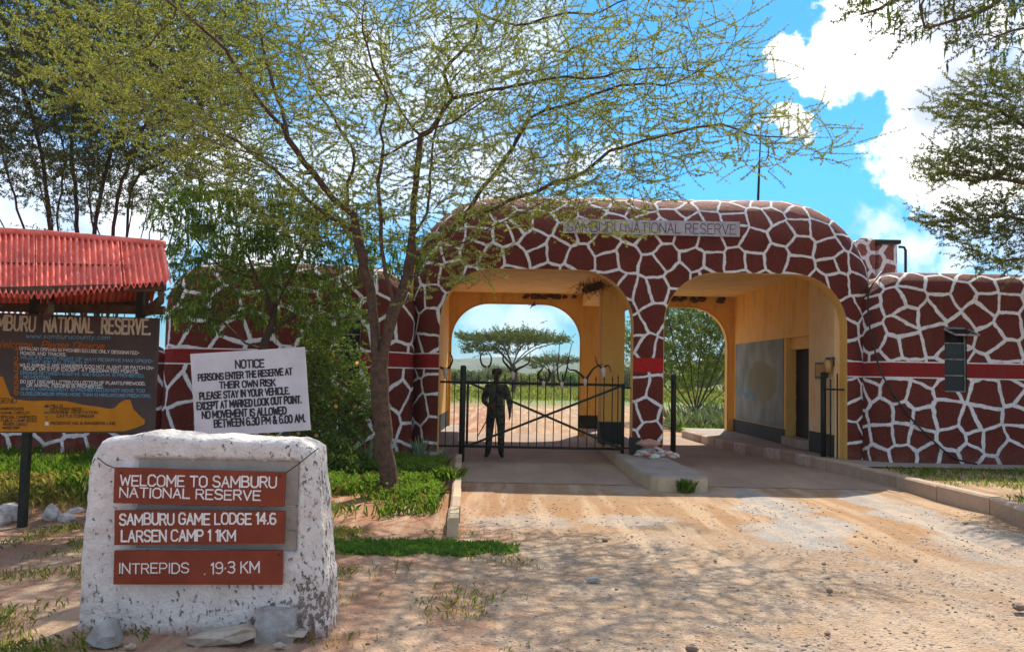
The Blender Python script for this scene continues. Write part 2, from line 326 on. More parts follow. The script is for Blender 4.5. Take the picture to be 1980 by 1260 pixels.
def kerbmat():
    g = G('kerb_stone'); c = g.mix(g.mr(g.noise(3, 6, .7), .35, .65), (.45, .33, .24), (.36, .25, .175))
    oi = g.node('ShaderNodeObjectInfo'); c = g.mix(g.mr(oi.outputs['Random'], 0, 1, 0, .35), c, (.54, .43, .33))
    c = g.mix(g.mr(g.noise(25, 5, .7), .52, .75, 0, .5), c, (.24, .17, .12)); g.col(c); g.bump(g.noise(18, 7, .7), .6, .02); return g.m
M['kerb'] = kerbmat()
M['kerbwhite'] = simple('worn_white_kerb', (.60, .54, .47), (.40, .31, .24), sc=9, bump=.5)
M['paving'] = simple('concrete_apron', (.36, .31, .27), (.27, .225, .19), sc=3, bump=.5, bs=30)
M['islandside'] = simple('pale_kerb_face', (.56, .45, .29), (.44, .34, .22), sc=4, bump=.4, bs=30)

# ------------------------------------------------------------------ object helpers
def tag(o, label=None, cat=None, group=None, kind=None):
    if label: o['label'] = label
    if cat: o['category'] = cat
    if group: o['group'] = group
    if kind: o['kind'] = kind
    return o
def thing(name, loc, label, cat, group=None):
    o = bpy.data.objects.new(name, None); o.empty_display_size = .2; C.objects.link(o); o.location = loc
    return tag(o, label, cat, group)
def link(name, me, parent=None, loc=(0, 0, 0)):
    o = bpy.data.objects.new(name, me); C.objects.link(o); o.location = loc
    if parent: o.parent = parent
    return o
def rootloc(p):
    v = Vector((0, 0, 0))
    while p: v += Vector(p.location); p = p.parent
    return v
class MB:
    def __init__(s): s.v = []; s.f = []; s.uv = None
    def add(s, vs, fs):
        b = len(s.v); s.v += [tuple(v) for v in vs]; s.f += [tuple(b+i for i in f) for f in fs]; return s
    def box(s, a, b):
        x0, y0, z0 = a; x1, y1, z1 = b
        return s.add([(x0,y0,z0),(x1,y0,z0),(x1,y1,z0),(x0,y1,z0),(x0,y0,z1),(x1,y0,z1),(x1,y1,z1),(x0,y1,z1)],
                     [(0,3,2,1),(4,5,6,7),(0,1,5,4),(1,2,6,5),(2,3,7,6),(3,0,4,7)])
    def bbox(s, a, b, bev=.01):   # bevelled box, 24 corner verts
        a = Vector(a); b = Vector(b); c = (a+b)/2; h = (b-a)/2; bv = min(bev, min(h)*.45)
        bm = bmesh.new(); bmesh.ops.create_cube(bm, size=1)
        for v in bm.verts: v.co = Vector((v.co.x*2*h.x, v.co.y*2*h.y, v.co.z*2*h.z)) + c
        bmesh.ops.bevel(bm, geom=bm.edges[:], offset=bv, segments=1, affect='EDGES')
        s.bm(bm); return s
    def bm(s, bm):
        bm.verts.index_update(); s.add([v.co[:] for v in bm.verts], [[v.index for v in f.verts] for f in bm.faces]); bm.free()
    def beam(s, p, q, w, h=None, up=(0, 0, 1)):
        p = Vector(p); q = Vector(q); h = h or w; d = (q-p).normalized(); u = Vector(up)
        if abs(d.dot(u)) > .98: u = Vector((0, 1, 0))
        r = d.cross(u).normalized(); u = r.cross(d)
        o = [(-1,-1),(1,-1),(1,1),(-1,1)]
        return s.add([e + r*(a*w/2) + u*(b*h/2) for e in (p, q) for a, b in o], [(3,2,1,0),(4,5,6,7),(0,1,5,4),(1,2,6,5),(2,3,7,6),(3,0,4,7)])
    def tube(s, pts, rad, n=8, cap=True):
        pts = [Vector(p) for p in pts]; m = len(pts)
        if not hasattr(rad, '__len__'): rad = [rad]*m
        vs = []; prev = None
        for i, p in enumerate(pts):
            d = (pts[min(i+1, m-1)] - pts[max(i-1, 0)])
            d = d.normalized() if d.length > 1e-9 else Vector((0, 0, 1))
            if prev is None: a = d.orthogonal().normalized()
            else:
                a = prev - d*prev.dot(d); a = a.normalized() if a.length > 1e-6 else d.orthogonal().normalized()
            prev = a; b = d.cross(a)
            for k in range(n):
                t = 2*math.pi*k/n; vs.append(p + (a*math.cos(t) + b*math.sin(t))*rad[i])
        fs = [(i*n+k, i*n+(k+1) % n, (i+1)*n+(k+1) % n, (i+1)*n+k) for i in range(m-1) for k in range(n)]
        if cap: fs += [tuple(range(n-1, -1, -1)), tuple((m-1)*n+k for k in range(n))]
        return s.add(vs, fs)
    def poly(s, pts, holes=()):
        allp = [Vector(p) for p in pts]
        for h in holes: allp += [Vector(p) for p in h]
        tr = tessellate_polygon([[Vector(p) for p in pts]] + [[Vector(p) for p in h] for h in holes])
        return s.add(allp, tr)
    def rock(s, c, r, seed=0, sub=2, rough=.28):
        bm = bmesh.new(); bmesh.ops.create_icosphere(bm, subdivisions=sub, radius=1)
        rx, ry, rz = r if hasattr(r, '__len__') else (r, r, r)
        for v in bm.verts:
            p = v.co.copy(); q = Vector((round(p.x*1.6)/1.6, round(p.y*1.6)/1.6, round(p.z*1.6)/1.6))
            p = p*.62 + q*.38
            k = 1 + rough*noise.noise(p*1.3 + Vector((seed*7.1, seed*3.3, 1))) + rough*.4*noise.noise(p*4 + Vector((seed, 0, 0)))
            v.co = Vector((p.x*rx, p.y*ry, p.z*rz))*k + Vector(c)
        s.bm(bm); return s
    def build(s, name, mat, parent=None, smooth=False, uv=None):
        off = rootloc(parent)
        me = bpy.data.meshes.new(name); me.from_pydata([(a-off.x, b-off.y, c-off.z) for a, b, c in s.v], [], s.f)
        if uv is not None:
            l = me.uv_layers.new(name='UVMap'); idx = np.empty(len(me.loops), dtype=np.int32); me.loops.foreach_get('vertex_index', idx)
            l.data.foreach_set('uv', np.asarray(uv, dtype=np.float32)[idx].ravel())
        if smooth: me.polygons.foreach_set('use_smooth', [True]*len(me.polygons))
        me.materials.append(mat); me.update()
        return link(name, me, parent)
def npmesh(name, V, Fq, mat, parent=None, loc=(0, 0, 0), smooth=False):
    """V (n,3) float, Fq (m,k) int; world coordinates when a parent is given"""
    off = rootloc(parent); V = np.asarray(V, dtype=np.float32) - np.array(off, dtype=np.float32)
    me = bpy.data.meshes.new(name); n, k = Fq.shape
    me.vertices.add(len(V)); me.vertices.foreach_set('co', V.ravel())
    me.loops.add(n*k); me.loops.foreach_set('vertex_index', Fq.astype(np.int32).ravel())
    me.polygons.add(n); me.polygons.foreach_set('loop_start', np.arange(n, dtype=np.int32)*k)
    me.polygons.foreach_set('loop_total', np.full(n, k, dtype=np.int32))
    me.materials.append(mat); me.update(calc_edges=True)
    return link(name, me, parent, loc)
def unit(a): return a/np.maximum(np.linalg.norm(a, axis=-1, keepdims=True), 1e-9)
def leaves(P, D, m, Ln, Wd, spread=.9, droop=0.):
    """P (n,3) tuft positions, D (n,3) shoot directions: m rhombic leaflets each"""
    n = len(P); P = np.repeat(P, m, 0); D = np.repeat(D, m, 0); k = n*m
    d = unit(D*(1-spread) + unit(rng.normal(size=(k, 3)))*spread + np.array([0, 0, -droop]))
    l = Ln*rng.uniform(.6, 1.25, (k, 1)); s = unit(np.cross(d, unit(rng.normal(size=(k, 3)))))*Wd*rng.uniform(.7, 1.3, (k, 1))
    mid = P + d*l*.5
    V = np.stack([P, mid+s, P+d*l, mid-s], 1).reshape(-1, 3)
    return V, np.arange(k*4).reshape(-1, 4)

# ------------------------------------------------------------------ tree growing
def resample(path, D):
    P = [Vector(p) for p in path]
    if len(P) > 2:
        f = []
        for i in range(len(P)-1):
            p0 = P[max(i-1, 0)]; p1 = P[i]; p2 = P[i+1]; p3 = P[min(i+2, len(P)-1)]
            for k in range(4): t = k/4; f.append(.5*((2*p1)+(p2-p0)*t+(2*p0-5*p1+4*p2-p3)*t*t+(3*p1-p0-3*p2+p3)*t**3))
        path = f + [P[-1]]
        acc = [path[0]]; d = 0   # walk the smooth curve in steps of about D
        for a, b in zip(path, path[1:]):
            d += (b-a).length
            if d >= D: acc.append(b); d = 0
        if (acc[-1]-path[-1]).length > D*.3: acc.append(path[-1])
        return acc
    out = [Vector(path[0])]
    for a, b in zip(path, path[1:]):
        a = Vector(a); b = Vector(b); n = max(1, int((b-a).length/D + .5))
        out += [a.lerp(b, (i+1)/n) for i in range(n)]
    return out
def grow(paths, attr, D=.2, infl=1.6, kill=.35, iters=70, trop=(0, 0, .05), jit=.15):
    pos = []; par = []
    for path in paths:
        pts = resample([Vector(p) for p in path], D)
        if pos:
            A = np.array(pos); i = int(np.argmin(((A-np.array(pts[0]))**2).sum(1))); last = i; pts = pts[1:]
        else: last = -1
        for j, p in enumerate(pts):
            q = np.array(p) + (rng.normal(size=3)*D*.07 if j else 0)
            pos.append(q); par.append(last); last = len(pos)-1
    attr = np.asarray(attr); best = np.full(len(attr), 1e9); bi = np.zeros(len(attr), int); alive = np.ones(len(attr), bool)
    def upd(ids):
        nonlocal best, bi
        Q = np.array([pos[i] for i in ids])
        for s in range(0, len(ids), 400):
            q = Q[s:s+400]; d = ((attr[:, None, :]-q[None])**2).sum(2); j = d.argmin(1); dm = d[np.arange(len(attr)), j]
            b = dm < best; best[b] = dm[b]; bi[b] = np.array(ids[s:s+400])[j[b]]
    upd(list(range(len(pos)))); seen = {}
    for it in range(iters):
        alive &= best > kill*kill
        act = alive & (best < infl*infl)
        if not act.any(): break
        ids = np.unique(bi[act]); new = []
        for i in ids:
            a = attr[act & (bi == i)]; v = unit(a - pos[i]).sum(0)/len(a) + np.array(trop) + rng.normal(size=3)*jit
            q = pos[i] + unit(v)*D
            seen[i] = seen.get(i, 0)+1
            if seen[i] > 3: alive[act & (bi == i)] = False; continue
            pos.append(q); par.append(int(i)); new.append(len(pos)-1)
        if not new: break
        upd(new)
    return np.array(pos), np.array(par)
def skeleton(pos, par, rtip, rroot, e=2.3):
    n = len(pos); ch = [[] for _ in range(n)]
    for i, p in enumerate(par):
        if p >= 0: ch[p].append(i)
    cnt = np.zeros(n)
    for i in range(n-1, -1, -1): cnt[i] = 1 if not ch[i] else sum(cnt[c] for c in ch[i])
    e = min(2.6, max(1.3, math.log(max(cnt[0], 2))/math.log(rroot/rtip)))   # pipe model exponent that meets the measured trunk
    r = rtip*cnt**(1/e); return ch, np.maximum(rtip, r*(.70+.30*(cnt/cnt[0])**.7))
def tree_mesh(pos, ch, r, thick=.02):
    A = MB(); B = MB(); stack = [(0, None)]
    while stack:
        i, p = stack.pop(); chain = ([p] if p is not None else []) + [i]
        while ch[i]:
            cs = sorted(ch[i], key=lambda c: -r[c])
            for c in cs[1:]: stack.append((c, i))
            i = cs[0]; chain.append(i)
        if len(chain) < 2: continue
        rr = [r[k] for k in chain]
        if p is not None: rr[0] = min(rr[0], rr[1]*1.25)
        pts = [pos[k] for k in chain]
        # split thick and thin
        k = next((j for j, x in enumerate(rr) if x < thick), len(rr))
        if k > 1: A.tube(pts[:k+1], rr[:k+1], 9 if rr[0] > .05 else 6, cap=False)
        if k < len(rr)-1: B.tube(pts[max(0, k-1) if k > 1 else 0:], rr[max(0, k-1) if k > 1 else 0:], 3, cap=False)
    return A, B
def shoots(pos, par, r, rmax, per, length, gap, flat=.5, up=.1, outc=None):
    """leafy shoots from thin nodes; returns tube MB-like arrays and tuft positions"""
    ids = np.where((r < rmax) & (par >= 0))[0]
    ids = np.repeat(ids, per) if per >= 1 else ids[rng.random(len(ids)) < per]
    n = len(ids); P0 = pos[ids]; d0 = unit(pos[ids]-pos[par[ids]])
    d = d0*.6 + rng.normal(size=(n, 3))*.62
    if outc is not None: d += unit((P0-np.array(outc))*np.array([1, 1, 0]))*.45
    d[:, 2] = d[:, 2]*flat + up; d = unit(d)
    Ls = length*rng.uniform(.5, 1.3, n); bend = rng.normal(size=(n, 3))*.22; bend[:, 2] += .1
    ts = np.linspace(0, 1, 5)
    pts = P0[:, None] + (d[:, None]*ts[None, :, None] + bend[:, None]*(ts**2)[None, :, None])*Ls[:, None, None]
    # three-sided tubes
    rad = .0042*(1-ts*.6)
    a = unit(np.cross(d, rng.normal(size=(n, 3)))); b = np.cross(d, a)
    V = []
    for k in range(3):
        t = 2*math.pi*k/3; V.append(pts + (a*math.cos(t)+b*math.sin(t))[:, None]*rad[None, :, None])
    V = np.stack(V, 2).reshape(n, 15, 3)
    fb = np.array([(i*3+k, i*3+(k+1) % 3, (i+1)*3+(k+1) % 3, (i+1)*3+k) for i in range(4) for k in range(3)])
    Fq = (np.arange(n)[:, None, None]*15 + fb[None]).reshape(-1, 4)
    # tufts
    T = []; D = []
    nt_ = np.maximum(2, (Ls/gap).astype(int)); mx_ = nt_.max()
    for k in range(mx_):
        m = nt_ > k; t = (k + rng.uniform(.2, 1, m.sum()))/nt_[m]; t = t[:, None]
        T.append(P0[m] + (d[m]*t + bend[m]*t*t)*Ls[m][:, None]); D.append(unit(d[m] + 2*bend[m]*t))
    return V.reshape(-1, 3), Fq, np.concatenate(T), np.concatenate(D)
def ell(c, r, n, lo=0.):
    p = unit(rng.normal(size=(n, 3)))*(rng.uniform(lo, 1, (n, 1))**(1/2.4)); return p*np.array(r) + np.array(c)
def make_tree(name, root, label, cat, paths, attr, leafm, barkm, rroot, rtip=.004, D=.2, infl=1.6, kill=.35, thick=.018, e=2.2, rmax=.009,
              per=1, slen=.5, gap=.06, m=4, ll=.05, lw=.009, flat=.5, up=.1, droop=0., spread=.9, group=None, trop=(0, 0, .05), pods=0, iters=70, jit=.15):
    t = thing(name, root, label, cat, group)
    pos, par = grow(paths, attr, D, infl, kill, iters, trop, jit); ch, r = skeleton(pos, par, rtip, rroot, e)
    A, B = tree_mesh(pos, ch, r, thick)
    if A.v: A.build('trunk', barkm, t, True)
    if B.v: tag(B.build('branches', barkm, t, True), kind='stuff')
    V, Fq, T, Dd = shoots(pos, par, r, rmax, per, slen, gap, flat, up, root)
    tag(npmesh('twigs', V, Fq, barkm, t), kind='stuff')
    V, Fq = leaves(T, Dd, m, ll, lw, spread, droop)
    tag(npmesh('foliage', V, Fq, leafm, t), kind='stuff')
    if pods:
        k = rng.integers(0, len(T), pods); V, Fq = leaves(T[k], np.tile([0, 0, -1.], (pods, 1)), 2, .15, .011, .18, 1.)
        tag(npmesh('seed_pods', V, Fq, M['mid_leaf'], t), kind='stuff')
    print(name, 'nodes', len(pos), 'tufts', len(T)); return t

# ================================================================== GROUND
def axis(lo, hi, fine_lo, fine_hi, step, g=1.25):
    a = list(np.arange(fine_lo, fine_hi+1e-6, step)); s = step; x = fine_hi
    while x < hi: s *= g; x += s; a.append(min(x, hi))
    s = step; x = fine_lo; b = []
    while x > lo: s *= g; x -= s; b.append(max(x, lo))
    return np.array(b[::-1] + a)
def gz(x, y):
    z = .02*noise.noise(Vector((x*.5, y*.5, 0))) + .012*noise.noise(Vector((x*1.7, y*1.7, 3)))
    for xt in (3.35, 4.95):
        c = xt + .10*(13-y) - .006*(13-y)**2 + .06*math.sin(y*1.3)
        z -= .028*math.exp(-((x-c)/.16)**2)*(1 if 4 < y < 13.4 else 0); z += .014*math.exp(-((x-c-.27)/.10)**2)*(1 if 4 < y < 13.2 else 0)
    flat = min(1, max(0, (y-12.5)/1.2)) * min(1, max(0, (27-y)/2)) if -2 < x < 13 else 0
    z = z*(1-flat) - .0*flat - .012*(1-flat)
    return z
xs = axis(-2600, 2600, -9, 9, .16, 1.35); ys = axis(-60, 3400, 2.5, 15, .16, 1.28)
X, Y = np.meshgrid(xs, ys); Z = np.zeros_like(X)
for j in range(X.shape[0]):
    for i in range(X.shape[1]):
        x, y = X[j, i], Y[j, i]
        Z[j, i] = gz(x, y) if (abs(x) < 40 and y < 80) else 0
V = np.stack([X, Y, Z], 2).reshape(-1, 3); nx = len(xs)
I = (np.arange(len(ys)-1)[:, None]*nx + np.arange(nx-1)[None]).reshape(-1)
gr = npmesh('ground', V, np.stack([I, I+1, I+1+nx, I+nx], 1), M['ground']); tag(gr, kind='structure')
gr.data.polygons.foreach_set('use_smooth', [True]*len(gr.data.polygons))
# hills at the horizon
def hillmat():
    g = G('hill_scrub'); n = g.noise(.02, 6, .7); c = g.mix(g.mr(n, .42, .58), (.10, .13, .075), (.16, .18, .10))
    c = g.mix(g.mr(g.voro(.055), .2, .5, .7, 0), c, (.055, .085, .05)); g.col(c); g.b.inputs['Specular IOR Level'].default_value = 0; return g.m
M['hill'] = hillmat()
nx, ny = 160, 26; V = []
for j in range(ny):
    for i in range(nx):
        a = (i/(nx-1)-.5)*2.2; t = j/(ny-1); Rr = 900 + t*700; x = math.sin(a)*Rr; y = math.cos(a)*Rr
        h = (math.sin(t*math.pi)**.9)*(23 + 7*noise.noise(Vector((a*5, 0, 4))) + 4*noise.noise(Vector((a*22, t*3, 0)))) + 1.5*noise.noise(Vector((a*90, t*9, 1)))*math.sin(t*math.pi)
        V.append((x, y, h-.3))
I = (np.arange(ny-1)[:, None]*nx + np.arange(nx-1)[None]).reshape(-1)
h_ = npmesh('hills', np.array(V), np.stack([I, I+1, I+1+nx, I+nx], 1), M['hill']); tag(h_, kind='structure')
h_.data.polygons.foreach_set('use_smooth', [True]*len(h_.data.polygons))

# ================================================================== GATEHOUSE
def inside(p, poly):
    c = False; j = len(poly)-1
    for i in range(len(poly)):
        if (poly[i].y > p.y) != (poly[j].y > p.y) and p.x < (poly[j].x-poly[i].x)*(p.y-poly[i].y)/(poly[j].y-poly[i].y)+poly[i].x: c = not c
        j = i
    return c
FY = 16.7; TH = .38; BY = 24.8; KZ = .22
def arch(x0, x1, ztop, R, z0=0., n=12):
    p = [(x0, z0)]
    for k in range(n+1): a = math.pi - k/n*math.pi/2; p.append((x0+R+R*math.cos(a), ztop-R+R*math.sin(a)))
    for k in range(n+1): a = math.pi/2 - k/n*math.pi/2; p.append((x1-R+R*math.cos(a), ztop-R+R*math.sin(a)))
    p.append((x1, z0)); return p
def outline(x0, x1, zt, rx, rz, n=14):
    p = [(x0, 0.), (x0, .6), (x0, 1.9)]
    for k in range(n+1): a = math.pi - k/n*math.pi/2; p.append((x0+rx+rx*math.cos(a), zt-rz+rz*math.sin(a)))
    for k in range(1, 12): t = k/12; p.append((x0+rx + (x1-x0-2*rx)*t, zt))
    for k in range(n+1): a = math.pi/2 - k/n*math.pi/2; p.append((x1-rx+rx*math.cos(a), zt-rz+rz*math.sin(a)))
    p += [(x1, 1.9), (x1, .6), (x1, 0.)]; return p
def shell(x0, x1, zt, R, rx, rt, D, Y0, Y1, notches=(), holes=(), name='facade_wall', mat=None, parent=None, wob=.0):
    outer = outline(x0, x1, zt, R, R); inner = outline(x0+rx, x1-rx, zt-rt, R-rx*.6, R-rt*.6)
    mb = MB(); uv = []
    front = list(inner)
    bottom = []
    for nch in reversed(notches): bottom += list(reversed(nch))
    fp = front + bottom
    b0 = len(mb.v); hl = [[(x, Y0, z) for x, z in h] for h in holes]
    from mathutils.geometry import delaunay_2d_cdt
    loops = [fp] + [list(h) for h in holes]; pts2 = []; ed = []
    for lp in loops:
        b = len(pts2); pts2 += [Vector(p) for p in lp]; ed += [(b+i, b+(i+1) % len(lp)) for i in range(len(lp))]
    r = delaunay_2d_cdt(pts2, ed, [], 0, 1e-6); P_ = [Vector(p) for p in fp]; H_ = [[Vector(p) for p in h] for h in holes]
    tri = []
    for f in r[2]:
        c = (r[0][f[0]]+r[0][f[1]]+r[0][f[2]])/3
        if inside(c, P_) and not any(inside(c, h) for h in H_): tri.append(tuple(f))
    mb.add([(v.x, Y0, v.y) for v in r[0]], tri); uv += [(v.x, v.y) for v in r[0]]
    mb.f = [tuple(reversed(f)) if (Vector(mb.v[f[1]])-Vector(mb.v[f[0]])).cross(Vector(mb.v[f[2]])-Vector(mb.v[f[0]])).y > 0 else f for f in mb.f]
    K = 9; n = len(inner); rows = []
    for k in range(K+2):
        if k <= K:
            a = k/K*math.pi/2; s = math.sin(a); dy = D*(1-math.cos(a))
        else: s = 1; dy = Y1-Y0
        row = []
        for (ix, iz), (ox, oz) in zip(inner, outer):
            e = Vector((ox-ix, oz-iz)); ln = e.length; ed = e/ln
            arc = (D+ln)/2*1.05*min(a, math.pi/2) if k <= K else (D+ln)/2*1.05*math.pi/2 + (dy-D)
            x = ix+e.x*s; z = iz+e.y*s
            wv = wob*s*noise.noise(Vector((x*.9, z*.9, dy*.7)))
            row.append(len(mb.v)); mb.v.append((x+wv*ed.x, Y0+dy, z+wv*ed.y)); uv.append((ix+ed.x*arc, iz+ed.y*arc))
        rows.append(row)
    for a, b in zip(rows, rows[1:]):
        for i in range(n-1): mb.f.append((a[i], b[i], b[i+1], a[i+1]))
    o = mb.build(name, mat, parent, True, uv)
    for p in o.data.polygons:
        if all(abs(o.data.vertices[v].co.y + (rootloc(parent).y) - Y0) < 1e-4 for v in p.vertices): p.use_smooth = False
    return o
gate = thing('gatehouse', (2.4, FY, 0), 'large drive-through gate building with two rounded archways painted in brown giraffe pattern', 'gate building')
A1 = arch(-1.36, 2.29, 3.68, 1.02); A2 = arch(2.86, 6.32, 3.68, 1.0)
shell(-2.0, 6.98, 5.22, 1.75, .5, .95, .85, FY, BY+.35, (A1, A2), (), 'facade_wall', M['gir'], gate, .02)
def reveal(path, ya, yb, name, mat, parent):
    mb = MB(); vs = [(x, ya, z) for x, z in path] + [(x, yb, z) for x, z in path]; n = len(path)
    mb.add(vs, [(i, i+1, n+i+1, n+i) for i in range(n-1)]); return mb.build(name, mat, parent, True)
for A in (A1, A2):
    reveal(A, FY-.004, FY+TH, 'arch_reveal', M['ochre'], gate)
    mb = MB(); mb.tube([(x, FY+.012, z) for x, z in A], .014, 6, cap=False); mb.build('arch_edge', M['trim'], gate, True)
# inner face of the front wall, notched
def notched(x0, x1, zt, notches, y, name, mat, parent):
    fp = [(x0, 0.), (x0, zt), (x1, zt), (x1, 0.)]
    for nch in reversed(notches): fp += list(reversed(nch))
    mb = MB(); mb.poly([(x, y, z) for x, z in fp]); return mb.build(name, mat, parent)
notched(-1.78, 6.34, 4.0, (A1, A2), FY+TH, 'inner_front_wall', M['ochre'], gate)
B1 = arch(-1.70, 1.93, 3.66, 1.05); B2 = arch(2.62, 6.05, 3.66, 1.05)
notched(-1.78, 6.34, 4.0, (B1, B2), BY, 'rear_wall', M['ochre'], gate)
notched(-1.98, 6.96, 5.2, (B1, B2), BY+.352, 'rear_outer_wall', M['ochre'], gate)
for B in (B1, B2):
    reveal(B, BY-.003, BY+.355, 'rear_arch_reveal', M['ochre'], gate)
    mb = MB(); mb.tube([(x, BY+.01, z) for x, z in B], .02, 6, cap=False); mb.build('arch_edge', M['trim'], gate, True)
MB().box((-1.8, FY+TH-.002, 3.952), (6.36, BY+.002, 4.1)).build('ceiling', M['ceil'], gate)
# longitudinal beam on columns between the lanes
MB().box((1.95, FY+TH, 3.62), (2.58, BY-.002, 3.95)).build('ceiling_beam', M['ochre_pale'], gate)
MB().bbox((1.95, 19.3, KZ), (2.46, 19.85, 3.62), .012).build('column', M['ochre'], gate)
MB().box((1.94, 19.29, KZ), (2.47, 19.86, KZ+.48)).build('column_skirting', M['skirt'], gate)
MB().box((1.90, BY-.012, KZ), (2.65, BY-.001, KZ+.36)).build('wall_skirting', M['skirt'], gate)
MB().box((2.27, FY-.012, KZ), (2.46, FY+.30, KZ+.33)).build('pillar_skirting', M['skirt'], gate)
# side walls (left plain, right with doorway)
MB().box((-1.98, FY+TH, 0), (-1.76, BY, 3.95)).build('left_inner_wall', M['ochre'], gate)
MB().box((-1.765, FY+TH, KZ), (-1.752, BY, KZ+.42)).build('wall_skirting', M['skirt'], gate)
WX = 6.22; DY0, DY1, DZ = 18.55, 20.1, 2.62
mb = MB(); mb.box((WX, DY1, 0), (6.45, BY, 3.95)); mb.box((WX, DY0, DZ), (6.45, DY1, 3.95)); mb.build('right_inner_wall', M['ochre'], gate)
MB().box((WX, FY+TH, 0), (6.45, DY0, 3.95)).build('right_inner_wall', M['ochre_pale'], gate)
mb = MB(); mb.box((WX-.012, FY+TH, KZ), (WX-.001, DY0-.05, KZ+.42)); mb.box((WX-.012, DY1+.05, KZ), (WX-.001, BY, KZ+.34)); mb.build('wall_skirting', M['skirt'], gate)
# doorway: step, reveal, orange rear jamb, dark leaf added in place of the unlit room
MB().bbox((WX-.12, DY0+.03, KZ), (6.44, DY1-.03, KZ+.20), .015).build('door_step', M['concrete'], gate)
MB().box((6.32, DY0+.001, 2.36), (6.44, DY1-.001, DZ)).build('door_head', M['ochre'], gate)
dr = MB().bbox((6.455, DY0, KZ+.2), (6.50, DY1, 2.62), .004).build('door', M['doorwood'], gate)
for za, zb_ in ((.5, 1.25), (1.4, 2.3)):
    MB().bbox((6.448, DY0+.2, za+.05), (6.4545, DY1-.2, zb_), .003).build('door_panel', M['black'], dr)
# painted map of the reserve on the wall
def mapmat():
    g = G('map_paint'); P = g.co(); s = g.sep(P)
    c = g.mix(g.mr(g.noise(1.3, 5), .35, .65), (.15, .185, .19), (.30, .33, .32))
    wf = g.vm('ADD', P, g.vm('SCALE', g.vm('SUBTRACT', g.noise(2, 5, .6, out='Color'), (.5, .5, .5)), .9))
    v = g.vm('LENGTH', g.vm('MULTIPLY', g.vm('SUBTRACT', wf, (WX-2.4, 22.0-FY, 1.62)), (0, 1/1.35, 1/.55)))
    c = g.mix(g.mr(v, 1.05, .85, 0, .8), c, (.20, .19, .09))
    v = g.vm('LENGTH', g.vm('MULTIPLY', g.vm('SUBTRACT', wf, (WX-2.4, 23.3-FY, 1.33)), (0, 1/1.1, 1/.10)))
    c = g.mix(g.mr(v, 1.05, .85, 0, .8), c, (.10, .24, .33))
    c = g.mix(g.mr(s[2], .5, .72, .85, 0), c, (.16, .15, .13)); g.col(c); g.b.inputs['Roughness'].default_value = .75
    g.bump(g.noise(12, 5), .2, .01); return g.m
M['map'] = mapmat()
wm = MB().box((WX-.02, 20.25, .58), (WX-.0015, 24.55, 2.62)).build('wall_map', M['map'], gate)
# ceiling conduit / rust stains over the rear arch
def stainmat():
    g = G('dark_ceiling_stain'); g.col(g.mix(g.mr(g.noise(9, 5, .7), .4, .6), (.05, .028, .015), (.16, .08, .03))); g.bump(g.noise(30, 5), .6, .02); return g.m
M['stain'] = stainmat()
for xa, xb in ((.35, 1.85), (4.5, 6.0)):
    mb = MB()
    for k in range(22):
        x = xa + (xb-xa)*rng.random(); mb.rock((x, BY-.03-.05*rng.random(), 3.90-.09*rng.random()**2), (.10, .03, .05), k+50, 1)
    tag(mb.build('mud_nest_remains', M['stain'], gate, True), kind='stuff')

